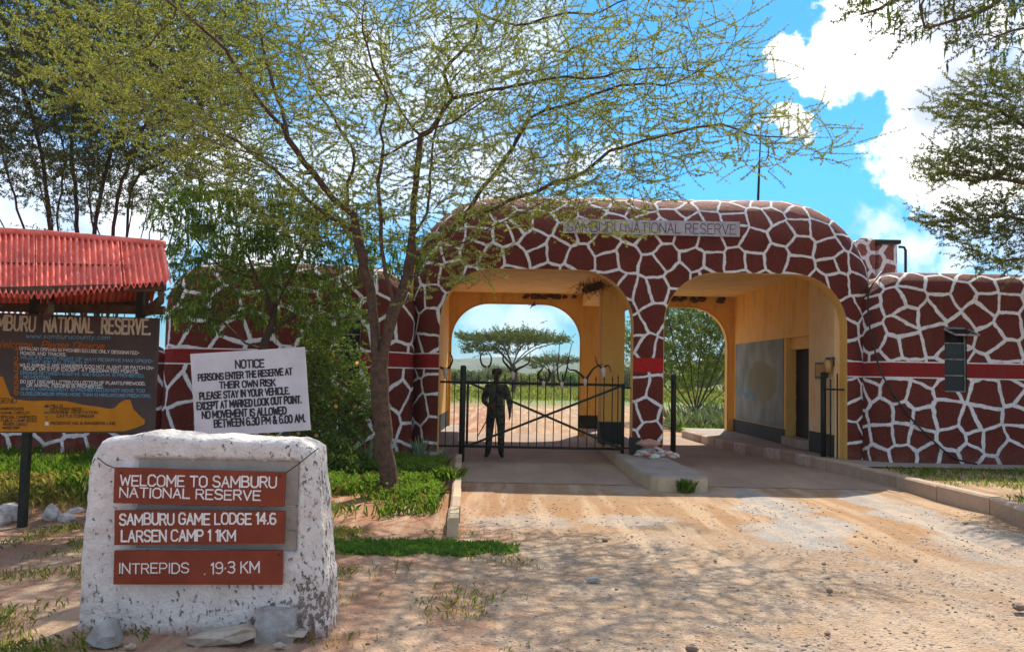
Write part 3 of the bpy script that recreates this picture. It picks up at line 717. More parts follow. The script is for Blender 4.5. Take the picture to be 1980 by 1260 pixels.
# board over the arches
# ------- hand-lettered stroke alphabet (x 0..4, y 0..6)
FNT = {
'A': (4, [[(0,0),(2,6),(4,0)],[(.75,2.2),(3.25,2.2)]]), 'B': (4, [[(0,0),(0,6),(2.7,6),(3.6,5.2),(3.6,4),(2.7,3.2),(0,3.2)],[(2.7,3.2),(4,2.3),(4,.9),(2.9,0),(0,0)]]),
'C': (4, [[(4,5),(3,6),(1.1,6),(0,4.9),(0,1.1),(1.1,0),(3,0),(4,1)]]), 'D': (4, [[(0,0),(0,6),(2.4,6),(4,4.5),(4,1.5),(2.4,0),(0,0)]]),
'E': (3.6, [[(3.6,6),(0,6),(0,0),(3.6,0)],[(0,3.1),(3,3.1)]]), 'F': (3.5, [[(3.5,6),(0,6),(0,0)],[(0,3.1),(2.8,3.1)]]),
'G': (4.1, [[(4,5),(3,6),(1.1,6),(0,4.9),(0,1.1),(1.1,0),(3,0),(4,1),(4,2.8),(2.4,2.8)]]), 'H': (4, [[(0,0),(0,6)],[(4,0),(4,6)],[(0,3.1),(4,3.1)]]),
'I': (.4, [[(.2,0),(.2,6)]]), 'J': (3, [[(3,6),(3,1),(2,0),(.9,0),(0,1)]]), 'K': (3.8, [[(0,0),(0,6)],[(3.6,6),(0,2.6)],[(1.2,3.7),(3.8,0)]]),
'L': (3.3, [[(0,6),(0,0),(3.3,0)]]), 'M': (5, [[(0,0),(0,6),(2.5,1.8),(5,6),(5,0)]]), 'N': (4.1, [[(0,0),(0,6),(4.1,0),(4.1,6)]]),
'O': (4.2, [[(1.2,0),(0,1.2),(0,4.8),(1.2,6),(3,6),(4.2,4.8),(4.2,1.2),(3,0),(1.2,0)]]), 'P': (3.8, [[(0,0),(0,6),(2.8,6),(3.8,5),(3.8,3.8),(2.8,2.8),(0,2.8)]]),
'Q': (4.2, [[(1.2,0),(0,1.2),(0,4.8),(1.2,6),(3,6),(4.2,4.8),(4.2,1.2),(3,0),(1.2,0)],[(2.6,1.6),(4.3,-.4)]]),
'R': (3.9, [[(0,0),(0,6),(2.8,6),(3.7,5.1),(3.7,3.9),(2.8,3),(0,3)],[(2.1,3),(3.9,0)]]),
'S': (3.8, [[(3.7,5.1),(2.8,6),(1,6),(.1,5.1),(.1,4),(1,3.2),(2.8,2.8),(3.8,2),(3.8,.9),(2.8,0),(.9,0),(0,.9)]]), 'T': (4, [[(0,6),(4,6)],[(2,6),(2,0)]]),
'U': (4, [[(0,6),(0,1.2),(1.1,0),(2.9,0),(4,1.2),(4,6)]]), 'V': (4, [[(0,6),(2,0),(4,6)]]), 'W': (5.4, [[(0,6),(1.2,0),(2.7,4.4),(4.2,0),(5.4,6)]]),
'X': (3.8, [[(0,0),(3.8,6)],[(0,6),(3.8,0)]]), 'Y': (3.8, [[(0,6),(1.9,3.1),(3.8,6)],[(1.9,3.1),(1.9,0)]]), 'Z': (3.8, [[(0,6),(3.8,6),(0,0),(3.8,0)]]),
'0': (3.6, [[(1,0),(0,1.2),(0,4.8),(1,6),(2.6,6),(3.6,4.8),(3.6,1.2),(2.6,0),(1,0)]]), '1': (1.3, [[(0,4.9),(1.1,6),(1.1,0)]]),
'2': (3.6, [[(0,4.8),(1,6),(2.6,6),(3.6,4.9),(3.4,3.6),(0,0),(3.6,0)]]), '3': (3.5, [[(0,5.4),(1,6),(2.6,6),(3.4,5.2),(3.4,4),(2.4,3.2),(1.2,3.2)],[(2.4,3.2),(3.5,2.3),(3.5,1),(2.5,0),(1,0),(0,.7)]]),
'4': (3.6, [[(2.7,0),(2.7,6),(0,1.8),(3.6,1.8)]]), '5': (3.5, [[(3.3,6),(.3,6),(.1,3.4),(2.4,3.6),(3.5,2.6),(3.5,1),(2.4,0),(.9,0),(0,.8)]]),
'6': (3.6, [[(3.2,5.6),(2.3,6),(1.1,6),(0,4.7),(0,1.2),(1,0),(2.6,0),(3.6,1),(3.6,2.4),(2.6,3.3),(1,3.3),(0,2.4)]]), '7': (3.4, [[(0,6),(3.4,6),(1,0)]]),
'8': (3.6, [[(1,3.2),(0,4.1),(0,5.2),(1,6),(2.6,6),(3.5,5.2),(3.5,4.1),(2.6,3.2),(1,3.2),(0,2.2),(0,.9),(1,0),(2.6,0),(3.6,.9),(3.6,2.2),(2.6,3.2)]]),
'9': (3.6, [[(.2,.4),(1.2,0),(2.4,0),(3.6,1.3),(3.6,4.8),(2.6,6),(1,6),(0,5),(0,3.7),(1,2.8),(2.6,2.8),(3.6,3.7)]]),
'.': (.6, [[(.2,0),(.4,.2)]]), ',': (.7, [[(.5,.5),(.1,-.9)]]), '-': (2.4, [[(.2,3),(2.2,3)]]), "'": (.5, [[(.2,6),(.2,4.8)]]), ':': (.5, [[(.2,1),(.3,1.2)],[(.2,4),(.3,4.2)]]),
'!': (.5, [[(.2,6),(.2,2)],[(.2,.1),(.3,.3)]]), '&': (4.2, [[(4.2,0),(.8,4.6),(.9,5.6),(1.7,6),(2.5,5.5),(2.4,4.4),(.3,2.3),(.1,1),(1,0),(2.3,.1),(4,2.4)]]), '*': (.8, [[(.3,2.7),(.5,3.1)]]),
'a': (2.8, [[(2.7,4),(1,4),(0,3),(0,1),(1,0),(2,0),(2.7,1.1)],[(2.7,4),(2.7,0)]]), 'b': (2.8, [[(0,6),(0,0),(1.9,0),(2.8,1),(2.8,3),(1.9,4),(0,3.6)]]), 'c': (2.5, [[(2.5,3.5),(1.6,4),(.7,4),(0,3),(0,1),(.8,0),(1.8,0),(2.5,.6)]]),
'e': (2.7, [[(0,2.1),(2.7,2.3),(2.4,3.6),(1.5,4),(.6,3.8),(0,2.8),(0,1),(.9,0),(1.9,0),(2.6,.6)]]), 'l': (.5, [[(.2,6.3),(.2,0)]]), 'm': (4.4, [[(0,4),(0,0)],[(0,3),(1.1,4),(2.1,3.6),(2.2,0)],[(2.2,3),(3.3,4),(4.3,3.6),(4.4,0)]]),
'n': (2.6, [[(0,4),(0,0)],[(0,3),(1.3,4),(2.4,3.5),(2.6,0)]]), 'o': (2.8, [[(.9,0),(0,1),(0,3),(.9,4),(1.9,4),(2.8,3),(2.8,1),(1.9,0),(.9,0)]]), 'r': (2, [[(0,4),(0,0)],[(0,2.7),(1,3.9),(2,3.9)]]),
's': (2.4, [[(2.3,3.6),(1.4,4),(.5,3.9),(.1,3.1),(.6,2.4),(1.9,1.8),(2.4,1),(1.8,.1),(.7,0),(0,.5)]]), 't': (2, [[(.9,5.6),(.9,.6),(1.4,0),(2,.1)],[(0,4),(2,4)]]), 'u': (2.7, [[(0,4),(0,1),(.8,0),(1.8,0),(2.7,1)],[(2.7,4),(2.7,0)]]),
'v': (2.6, [[(0,4),(1.3,0),(2.6,4)]]), 'w': (4, [[(0,4),(1,0),(2,3.4),(3,0),(4,4)]]), 'y': (2.6, [[(0,4),(1.3,.3)],[(2.6,4),(.6,-1.8)]]),
}
class Txt:
    """flat painted strokes collected into one lettering mesh on the plane of a board"""
    def __init__(s, nrm, lift=.0025): s.mb = MB(); s.n = Vector(nrm).normalized(); s.lift = lift; s.k = 0
    def line(s, text, a, b, h, w=.12, slant=0., jit=.0, rnd=True, sp=1.25):
        """text between baseline points a and b (world), cap height h, stroke width w*h; glyphs stretched to fit"""
        a = Vector(a); b = Vector(b); d = (b-a); Ln = d.length; d /= Ln; up = s.n.cross(d).normalized()
        if up.z < 0: up = -up
        tot = 0
        for c in text: tot += (2.4 if c == ' ' else FNT[c][0]+sp)
        tot -= sp; sx = Ln/tot; sy = h/6.; x = 0; hw = w*h/2
        for c in text:
            if c == ' ': x += 2.4; continue
            wd, st = FNT[c]; jy = random.uniform(-jit, jit)*h; js = 1+random.uniform(-jit, jit)
            for pl in st:
                hw = w*h/2*random.uniform(.88, 1.12)
                pts = [a + d*((x+p)*sx + slant*q*sy) + up*(q*sy*js+jy) for p, q in pl]
                for p, q in zip(pts, pts[1:]):
                    t = (q-p).normalized(); r = t.cross(s.n).normalized()
                    o = s.n*(s.lift + (s.k % 23)*.00012); s.k += 1
                    e = t*hw*.55; e2 = t*hw
                    ring = [p-e2+r*hw*.4, p-e+r*hw, q+e+r*hw, q+e2+r*hw*.4, q+e2-r*hw*.4, q+e-r*hw, p-e-r*hw, p-e2-r*hw*.4]
                    s.mb.add([v+o for v in ring], [tuple(range(8))])
            x += wd+sp
        return s
    def px(s, text, pa, pb, hpx, Y, **k):
        s.cuts = getattr(s, 'cuts', []); a = at(*pa, Y); b = at(*pb, Y); s.line(text, a, b, hpx/F*Y, **k); s.cuts.append((len(s.mb.v), len(s.mb.f))); return s
    def build(s, mat, parent, name='lettering'):
        v0 = f0 = 0
        for v1, f1 in s.cuts:
            m = MB(); m.v = s.mb.v[v0:v1]; m.f = [tuple(i-v0 for i in f) for f in s.mb.f[f0:f1]]; o = m.build(name, mat, parent); v0, f0 = v1, f1
        return o
def slab_px(corners, Y, th, name, mat, parent=None):
    """a board with the given pixel corners (clockwise from top left) at distance Y, thickness th"""
    p = [at(x, y, Y) for x, y in corners]; q = [v+Vector((0, th, 0)) for v in p]
    return MB().add(p+q, [(0,3,2,1),(4,5,6,7),(0,1,5,4),(1,2,6,5),(2,3,7,6),(3,0,4,7)]).build(name, mat, parent)
SY = FY-.06
nb = slab_px([(1090,422.6),(1431,428.7),(1430.5,458),(1089,449.7)], SY, .05, 'name_board', M['signgrey'], gate)
Txt((0,-1,0)).px('SAMBURU NATIONAL RESERVE', (1097,447), (1422,453), 19, SY, w=.085).build(M['letter_grey'], nb)

# ------------------------------------------------------------------ wings
wingR = thing('right_wing', (10, 16.3, 0), 'low rounded office wing right of the arches, giraffe pattern, steel window standing open', 'building')
RY = 16.3
def rect(x0, x1, z0, z1): return [(x0, z0), (x0, z1), (x1, z1), (x1, z0)]
w0 = at(1827, 757, RY); w1 = at(1869, 632, RY); rh = rect(w0.x, w1.x, w0.z, w1.z)
shell(6.62, 15.5, 3.76, .8, .45, .5, .55, RY, 24.5, (), (rh,), 'wing_wall', M['girR'], wingR, .02)
def window(h, y, parent, panes, sash=False, dep=.16):
    (x0, z0), (_, z1), (x1, _), _ = h
    mb = MB(); p = h + [h[0]]; vs = [(x, y-.002, z) for x, z in p] + [(x, y+dep, z) for x, z in p]
    mb.add(vs, [(i, i+1, 5+i+1, 5+i) for i in range(4)]); mb.build('window_reveal', M['skirt'], parent)
    w = MB(); f = .018; yy = y+.05
    w.box((x0, yy, z0), (x0+f, yy+.03, z1)); w.box((x1-f, yy, z0), (x1, yy+.03, z1)); w.box((x0+f, yy, z0), (x1-f, yy+.03, z0+f)); w.box((x0+f, yy, z1-f), (x1-f, yy+.03, z1))
    fo = w.build('window_frame', M['wframe'], parent)
    zs = [z0 + (z1-z0)*k/panes for k in range(panes+1)]
    for k in range(1, panes): MB().box((x0+f, yy, zs[k]-.008), (x1-f, yy+.028, zs[k]+.008)).build('glazing_bar', M['wframe'], fo)
    for k in range(panes):
        if sash and k == panes-1: continue
        MB().box((x0+f, yy+.012, zs[k]+.009), (x1-f, yy+.018, zs[k+1]-.009)).build('pane', M['glass'], fo)
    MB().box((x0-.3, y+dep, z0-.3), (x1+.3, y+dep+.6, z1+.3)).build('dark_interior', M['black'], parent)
    if sash:
        s = MB(); a = Vector((x0-.015, yy-.01, zs[-1]-.03)); b = Vector((x1+.015, yy-.01, zs[-1]-.03)); o = Vector((.09, -.30, -.13))
        s.beam(a, b, .03); s.beam(a+o, b+o, .03); s.beam(a, a+o, .025); s.beam(b, b+o, .025); so_ = s.build('open_sash', M['wframe'], parent)
        MB().add([a+o*.06, b+o*.06, b+o*.95, a+o*.95], [(0,1,2,3)]).build('pane', M['glass'], so_)
window(rh, RY, wingR, 4, True)
wingL = thing('left_wing', (-5, 16.3, 0), 'low office wing left of the arches, giraffe pattern, half hidden by shrubs and tree', 'building')
l0 = at(652, 738, RY); l1 = at(698, 616, RY); lh = rect(l0.x, l1.x, l0.z, l1.z)
shell(at(300, 700, RY).x, -1.86, 3.70, .9, .4, .5, .55, RY, 24.5, (), (lh,), 'wing_wall', M['girL'], wingL, .02)
window(lh, RY, wingL, 4, False)
lw = thing('boundary_wall', (-9.5, 16.5, 0), 'lower giraffe patterned wall running left behind the red roofed map board', 'wall')
shell(-19, -6.5, 2.12, .35, .2, .2, .25, 16.55, 16.95, (), (), 'wall_body', M['girL'], lw, .02)

# water tank / roof stack behind, painted with the same pattern
tank = thing('roof_tank', (7.9, 19, 3.4), 'square giraffe painted water tank rising between the gate building and right wing', 'water tank')
ta = at(1662, 540, 19.5); tb = at(1740, 462, 19.5)
mb = MB(); mb.bbox((ta.x, 19.5, 3.0), (at(1694,500,19.5).x, 20.4, at(1680,460,19.5).z), .05); o = mb.build('tank_body', M['girT'], tank)
mb = MB(); mb.bbox((at(1694,500,19.6).x+.004, 19.6, 3.0), (tb.x, 20.5, at(1720,470,19.6).z), .05); o2 = mb.build('tank_body', M['girT'], tank)
for o_ in (o, o2):
    l = o_.data.uv_layers.new(name='UVMap')
    for lp in o_.data.loops: v = o_.data.vertices[lp.vertex_index].co; l.data[lp.index].uv = (v.x+v.y, v.z+9)
MB().box((at(1690,480,19.55).x, 19.55, at(1700,470,19.6).z-.01), (tb.x+.05, 20.52, at(1700,468,19.6).z+.05)).build('tank_lid', M['iron'], tank)
mb = MB(); p = [at(1738,477,19.9), at(1748,478,19.9), at(1751,484,19.9), at(1751,528,19.9)]; p.append(p[-1]-Vector((0,0,.6))); mb.tube(p, .03, 8); mb.build('overflow_pipe', M['iron'], tank, True)
# antenna mast
mast = thing('antenna_mast', at(1466, 390, 19.5), 'thin leaning metal antenna mast standing on the gate building roof', 'mast')
mb = MB(); q0 = at(1465, 395, 19.5); q1 = at(1472, 232, 19.5); mb.tube([q0-Vector((0,0,.2)), q0.lerp(q1,.5)], [.03,.026], 8); mb.tube([q0.lerp(q1,.5), q1], [.018,.008], 6); mb.build('mast_pole', M['iron'], mast, True)
# black hose on the wall
hp = [at(x, y, Yh) for x, y, Yh in [(1716,533,16.75),(1690,545,16.55),(1679,570,16.5),(1680,620,16.42),(1688,660,16.38),(1702,715,16.27),(1730,765,16.26),(1765,812,16.26),(1805,852,16.26),(1835,878,16.26),(1858,890,16.24),(1890,897,16.1)]]
hp[0].y = 17.0; hp[0].z = 3.8
fine = []
for i in range(len(hp)-1):
    p0 = hp[max(i-1,0)]; p1 = hp[i]; p2 = hp[i+1]; p3 = hp[min(i+2,len(hp)-1)]
    for k in range(4): t = k/4; fine.append(.5*((2*p1)+(p2-p0)*t+(2*p0-5*p1+4*p2-p3)*t*t+(3*p1-p0-3*p2+p3)*t**3))
fine.append(hp[-1]); hose = MB().tube(fine, .016, 7).build('hose', M['iron'], None, True); tag(hose, 'black hose hanging down the patterned right wing and trailing on the concrete', 'hose')

# ================================================================== PAVING, KERBS, ISLANDS
tag(MB().add([(-1.75,13.9,.006),(6.3,13.9,.006),(6.3,25.3,.006),(-1.75,25.3,.006)], [(0,1,2,3)]).build('passage_floor', M['floor']), kind='structure')
kp = [(1318,830),(1399,851),(1444,860),(1490,866),(1545,876),(1598,887),(1655,899),(1714,913),(1775,927),(1838,944),(1909,959),(1980,985)]
kw = [gnd(x, y, KZ) for x, y in kp]; kw.append(kw[-1] + (kw[-1]-kw[-2])*1.2); kw = [v.to_2d() for v in kw]
def pav(pts, z, name, mat):
    mb = MB(); mb.poly([(x, y, z) for x, y in pts]); return tag(mb.build(name, mat), kind='structure')
side = [(p.x+.14, p.y) for p in kw]
# pavement under the wing and inside the right lane; soil verge in front of it
ins = [p for p in side if p[1] > 15.3]
pav([(6.95, BY+1.2), (ins[0][0], BY+1.2)] + ins + [(6.25, 15.45), (15, 15.35), (15, 16.6), (6.95, 17.1)], KZ-.006, 'pavement', M['paving'])
verge = [p for p in side if p[1] < 15.6]
pav([(6.15, 15.46)] + [(15, 15.36), (15, 8.2)] + [(p[0], p[1]) for p in reversed(verge)], KZ-.03, 'verge', M['ground'])
rk = thing('right_kerb', (6, 14, 0), 'long curving kerb of pale stone blocks along the right side of the drive', 'kerb')
def kerb_run(pts, w, z0, z1, parent, blk=.9, mats=None, side=1):
    acc = [0]
    for a, b in zip(pts, pts[1:]): acc.append(acc[-1] + (b-a).length)
    def pt(s):
        for i in range(len(acc)-1):
            if s <= acc[i+1]+1e-6: return pts[i].lerp(pts[i+1], (s-acc[i])/max(acc[i+1]-acc[i], 1e-6))
        return pts[-1]
    n = max(1, int(acc[-1]/blk)); L_ = acc[-1]/n
    for k in range(n):
        a = pt(k*L_ + .012); b = pt((k+1)*L_ - .012); d = (b-a).normalized(); r = Vector((d.y, -d.x))*-side
        j = random.uniform(-.008, .008); zt = z1 + random.uniform(-.012, .006); c = .025
        prof = [(0+j, z0), (0+j, zt-c), (c+j, zt), (w+j, zt), (w+j, z0)]
        vs = [Vector((e.x + r.x*q, e.y + r.y*q, z)) for e in (a, b) for q, z in prof]
        fs = [(0,1,6,5),(1,2,7,6),(2,3,8,7),(3,4,9,8),(4,3,2,1,0),(5,6,7,8,9)]
        MB().add(vs, fs).build('kerb_stone', (mats or [M['kerb']])[k % len(mats or [1])], parent)
rear = [p for p in kw if p.y > 16.4]; fr = [kw[len(rear)-1]] + [p for p in kw if p.y <= 16.4]
kerb_run(rear, .14, -.05, KZ, rk, .62, [M['kerb'], M['kerbwhite']], side=-1 if False else 1)
kerb_run(fr, .16, -.05, KZ, rk, 1.15, None)
# centre island: closed kerb body with rounded nose
isl = thing('centre_island', (2.5, 14, 0), 'long raised concrete island with blunt pale nose between the two lanes', 'traffic island')
ic = [(2.08,25.6),(2.02,20),(2.02,17.2),(2.02,14.2),(2.13,13.42),(2.22,13.3),(2.86,13.28),(2.97,13.36),(3.02,13.6),(2.98,14.2),(2.86,17.2),(2.86,20),(2.8,25.6)]
mb = MB(); n = len(ic)
cx = 2.48
low = [(x, y, -.03) for x, y in ic]; mid = [(x, y, KZ-.03) for x, y in ic]; top = [(x+(.03 if x < cx else -.03), y+(.03 if y < 14 else 0), KZ) for x, y in ic]
mb.add(low+mid, [((i+1) % n, i, n+i, n+(i+1) % n) for i in range(n)]); mb.build('island_side', M['islandside'], isl)
mb = MB(); mb.add(mid+top, [((i+1) % n, i, n+i, n+(i+1) % n) for i in range(n)]); mb.poly(top); mb.build('island_top', M['paving'], isl)
# left lane footway and the step at the left pillar
fw = MB(); fw.bbox((-1.76, 16.3, -.05), (-1.28, 25.4, KZ), .02); tag(fw.build('left_footway', M['paving']), kind='structure')
# left planting bed with kerb
lk = [gnd(866,1002,.17).to_2d(), gnd(874,940,.17).to_2d(), gnd(880,889,.17).to_2d()]; lk.append(lk[-1]+(lk[-1]-lk[-2])*.35)
lkt = thing('left_kerb', (-1, 12, 0), 'narrow sunlit kerb of pale stones along the green bed left of the drive', 'kerb')
kerb_run(lk, .12, -.05, .17, lkt, .8, [M['islandside'], M['kerb']], side=-1)
bed = [(p.x-.12, p.y) for p in lk] + [(-1.95, 16.35), (-20, 16.6), (-20, 15.5)]
BZ = .05
def inbed(x, y): # top of soil in bed, sloping down to the front left
    return max(0., min(1., (y-9.6)/1.6))*BZ
xs2 = np.linspace(-20, -.8, 90); ys2 = np.linspace(9.4, 16.7, 40); V = []; 
def kx(y):
    pts = [(p.x-.12, p.y) for p in lk]
    if y <= pts[0][1]: return pts[0][0]
    for a, b in zip(pts, pts[1:]):
        if y <= b[1]: return a[0] + (b[0]-a[0])*(y-a[1])/(b[1]-a[1])
    return pts[-1][0]
for y in ys2:
    for k in range(90):
        t = k/89; x = kx(y) - (t**1.8)*(20); V.append((x, y, inbed(x, y)+(.025*noise.noise(Vector((x*.8, y*.8, 2)))+.002)*min(1, (y-9.4)/1.0) - .045*max(0, 1-(y-9.4)/.5)))
I = (np.arange(39)[:, None]*90 + np.arange(89)[None]).reshape(-1)
b_ = npmesh('planting_bed', np.array(V), np.stack([I+1, I, I+90, I+91], 1), M['ground']); tag(b_, kind='structure')
b_.data.polygons.foreach_set('use_smooth', [True]*len(b_.data.polygons))

# ================================================================== GATE, POSTS
GY = 16.82
def P2(px, py, Y=GY): return at(px, py, Y)
gp = thing('gate_post', gnd(892, 893), 'thick round dark iron post at the left edge of the closed gate', 'post')
a = gnd(892, 893); tz = at(896, 706, a.y).z
MB().tube([(a.x, a.y, -.1), (a.x, a.y, tz-.03), (a.x, a.y, tz)], [.058, .058, .035], 16).build('post_tube', M['iron'], gp, True)
PX = a.x; PY = a.y
ig = thing('iron_gate', (0.5, PY, 0), 'closed dark iron bar gate with pointed bars and crossed braces in the left arch', 'gate')
xl = at(905, 740, PY).x; xr = at(1205, 745, PY).x; zt = at(1050, 741.5, PY).z; zb = at(1050, 865, PY).z; y = PY
MB().tube([(xl, y, zb-.02), (xl, y, zt)], .024, 8).build('stile', M['iron'], ig, True); MB().tube([(xr, y, zb-.1), (xr, y, zt+.03)], .032, 8).build('stile', M['iron'], ig, True)
for z in (zt, zb): MB().tube([(xl-.10, y, z), (xr, y, z)], .024, 8).build('rail', M['iron'], ig, True)
barx = [at(x, 760, PY).x for x in (925,943,960,976,991,1007,1023,1039,1055,1071,1087,1103,1119,1136,1152,1168,1184,1195)]
for i, x in enumerate(barx):
    b = MB(); h = zt + .19 + random.uniform(-.02, .03); b.tube([(x, y, zb), (x, y, h-.09), (x, y, h-.085), (x, y, h)], [.0095, .0095, .017, .002], 6); b.build('bar', M['iron'], ig, True)
for za, zc in ((zt, zb), (zb, zt)): MB().beam((xl, y-.028, za), (xr, y-.028-(.004 if za < zc else 0), zc), .045, .012, up=(0, 1, 0)).build('brace', M['iron'], ig)
sf = thing('side_fence', (-1.2, PY, 0), 'narrow iron bar fence panel between gate post and left wall', 'fence')
x0 = at(851, 740, PY).x
for z in (zt, zb): MB().tube([(x0, y, z), (PX-.05, y, z)], .02, 8).build('rail', M['iron'], sf, True)
for xp in (863, 879): x = at(xp, 760, PY).x; b = MB(); b.tube([(x, y, zb-.03), (x, y, zt+.1), (x, y, zt+.105), (x, y, zt+.2)], [.009, .009, .015, .002], 6); b.build('bar', M['iron'], sf, True)
hs = thing('hinge_fence', (2.2, PY, 0), 'short iron rails joining the closed gate to the centre pillar', 'fence')
for z in (at(1212, 750, PY).z, at(1212, 866, PY).z): MB().tube([(xr+.03, y, z), (2.32, y, z)], .016, 6).build('rail', M['iron'], hs, True)
# open lane posts
cp = thing('lane_post', gnd(1283, 868, KZ), 'dark iron post standing against the right side of the centre pillar', 'post')
a = gnd(1283, 868, KZ); t_ = at(1284, 724, a.y).z
MB().tube([(a.x+.03, a.y-.9, KZ), (a.x+.03, a.y-.9, t_-.03), (a.x+.03, a.y-.9, t_)], [.052, .052, .035], 14).build('post_tube', M['iron'], cp, True)
mb = MB(); mb.tube([(a.x-.03, a.y-.96, t_-.02), (a.x+.02, a.y-.97, t_-.12), (a.x-.01, a.y-.96, t_-.2)], .02, 6); mb.build('latch', M['iron'], cp, True)
rp = thing('stub_fence', Vector((at(1592, 800, 17.25).x, 17.25, KZ)), 'dark post with two thin bars and short rail beside the yellow wall of right lane', 'fence')
a = Vector((at(1592, 800, 17.25).x, 17.25, KZ)); ty = at(1593, 719, a.y).z
MB().tube([(a.x, a.y, KZ), (a.x, a.y, ty)], [.055, .055], 14).build('post_tube', M['iron'], rp, True)
for xp, yt, yy in ((1606, 733, 17.0), (1619, 722, 16.86)):
    x = at(xp, 800, yy).x; MB().tube([(x, yy, KZ), (x, yy, at(xp, yt, yy).z)], .014, 6).build('bar', M['iron'], rp, True)
z = at(1605, 752, a.y).z; MB().tube([(a.x, a.y, z), (at(1606, 800, 17.0).x, 17.0, z), (at(1632, 752, 16.8).x, 16.8, z)], .018, 6).build('rail', M['iron'], rp, True)
# little notice + round fitting on the pale wall
wn = thing('wall_notice', (6.18, 17.6, 1.9), 'small pale notice in dark frame fixed on the yellow wall right of doorway', 'notice')
yA = WX*F/(1577-990); yB = WX*F/(1605-990)
za = at(1590, 700, 17.6).z; zc = at(1590, 732, 17.6).z
MB().box((WX-.03, 17.5, zc), (WX-.004, 18.1, za)).build('notice_frame', M['iron'], wn); MB().box((WX-.036, 17.56, zc+.05), (WX-.030, 18.04, za-.04)).build('notice_sheet', M['trim'], wn)
wl = thing('wall_lamp', (6.18, 17.15, 1.95), 'round orange fitting in a dark bracket fixed to the yellow wall near arch edge', 'wall fitting')
mb = MB(); c = Vector((WX-.06, 17.2, at(1613,708,17.2).z)); mb.tube([c, c+Vector((-.08, 0, 0))], .13, 14); mb.build('fitting_disc', M['trim'], wl, True)
mb = MB(); mb.beam(c+Vector((.04,-.16,.16)), c+Vector((.04,.28,.16)), .03); mb.beam(c+Vector((.03,.2,.16)), c+Vector((.03,.2,-.22)), .03); mb.beam(c+Vector((.03,-.16,.16)), c+Vector((.03,-.16,0)), .03); mb.build('bracket', M['iron'], wl)

# horned skulls along the gate top
def horn(mb, pts, r0, r1, n=7, ridg=0):
    P = [Vector(p) for p in pts]; f = []
    for i in range(len(P)-1):
        p0 = P[max(i-1,0)]; p1 = P[i]; p2 = P[i+1]; p3 = P[min(i+2,len(P)-1)]
        for k in range(4): t = k/4; f.append(.5*((2*p1)+(p2-p0)*t+(2*p0-5*p1+4*p2-p3)*t*t+(3*p1-p0-3*p2+p3)*t**3))
    f.append(P[-1]); m = len(f); rr = [(r0 + (r1-r0)*(i/(m-1)))*(1+.10*(i % 2)*(i < m*.7)) for i in range(m)]
    mb.tube(f, rr, n)
def skull(label, base, horns, r0=.02, r1=.004, size=1., Yv=None, dz=0.):
    Yv = Yv or PY-.05; b = at(*base, Yv); t = thing('horned_skull', b, label, 'skull', 'horned skulls mounted along the gate')
    mb = MB(); s = size
    mb.tube([b+Vector((0, .03, .03*s)), b+Vector((0, .0, .02*s)), b+Vector((0, -.04*s, -.04*s)), b+Vector((0, -.055*s, -.10*s)), b+Vector((0, -.06*s, -.13*s))], [.018*s, .046*s, .042*s, .026*s, .018*s], 9)
    for sg in (-1, 1): mb.rock((b.x+sg*.038*s, b.y-.02, b.z+.0*s), (.016*s, .02*s, .018*s), 3, 1)
    mb.build('skull', M['bone'], t, True)
    for h in horns:
        m = MB(); pts = [b + Vector((0, 0, .015))] + [at(x, y_, Yv + random.uniform(-.03, .05)) for x, y_ in h]; horn(m, pts, r0*1.55, r1*1.5); m.build('horn', M['horn'], t, True)
skull('pale skull with one curved horn at the left end above the side fence', (862, 716), [[(870,708),(875,694),(869,680)], [(852,710),(842,704),(836,698)]], .018, .005, 1.2)
skull('skull with horns closing into a ring beside the round post', (941, 712), [[(932,704),(929,690),(934,681),(939,678)], [(948,705),(950,692),(946,683),(942,680)]], .014, .004, .7)
skull('skull with wide V shaped horns standing right of the guard', (992, 722), [[(982,708),(973,697),(974,686),(980,672)], [(1003,712),(1016,706),(1023,699),(1025,680)]], .019, .004, .9)
skull('skull with short thick dark curled horns near middle of gate', (1051, 738), [[(1043,731),(1041,722),(1047,715),(1051,709)], [(1059,734),(1063,726),(1062,717),(1060,712)]], .026, .006, .8)
skull('skull with two very long straight upright horns on the gate', (1086, 741), [[(1080,733),(1078,710),(1080,690),(1083,654)], [(1091,732),(1097,708),(1101,684),(1107,660)]], .015, .003, .8)
skull('white skull with wide twisted kudu horns in front of the yellow column', (1131, 735), [[(1124,725),(1112,716),(1099,713),(1097,693)], [(1138,726),(1147,713),(1158,706),(1166,703)]], .019, .004, .9)
skull('pale skull tilted at the right end of the gate by the column', (1166, 715), [[(1172,707),(1178,708),(1182,720)], [(1160,708),(1154,702),(1151,688)]], .015, .004, 1.1)

# stones round the foot of the centre pillar
k = 0
for i in range(26):
    px = 1228 + 76*rng.random(); py = 874 + 12*rng.random(); p = gnd(px, py+1, KZ)
    p.y = min(p.y, 16.45); r = rng.uniform(.05, .085)
    m = MB().rock((p.x, p.y, KZ+r*.45 + (.05 if i % 3 == 0 else 0)), (r, r*.9, r*.6), i, 2)
    tag(m.build('stone', M['whitestone'] if i % 4 else M['pinkstone'], None, False), 'rough pale stone in the heap at the foot of the centre pillar', 'stone', 'stones heaped at the centre pillar')
p = at(1254, 857, 16.45); tag(MB().rock(p, (.21, .15, .075), 77, 3, .2).build('capstone', M['pinkstone'], None, True), 'flat pinkish stone lying on top of the heap by centre pillar', 'stone')
tag(MB().rock((p.x, p.y+.05, p.z-.13), (.13, .10, .12), 79, 3, .2).build('stone', M['greystone'], None, True), 'darker grey block under the flat pinkish stone', 'stone')

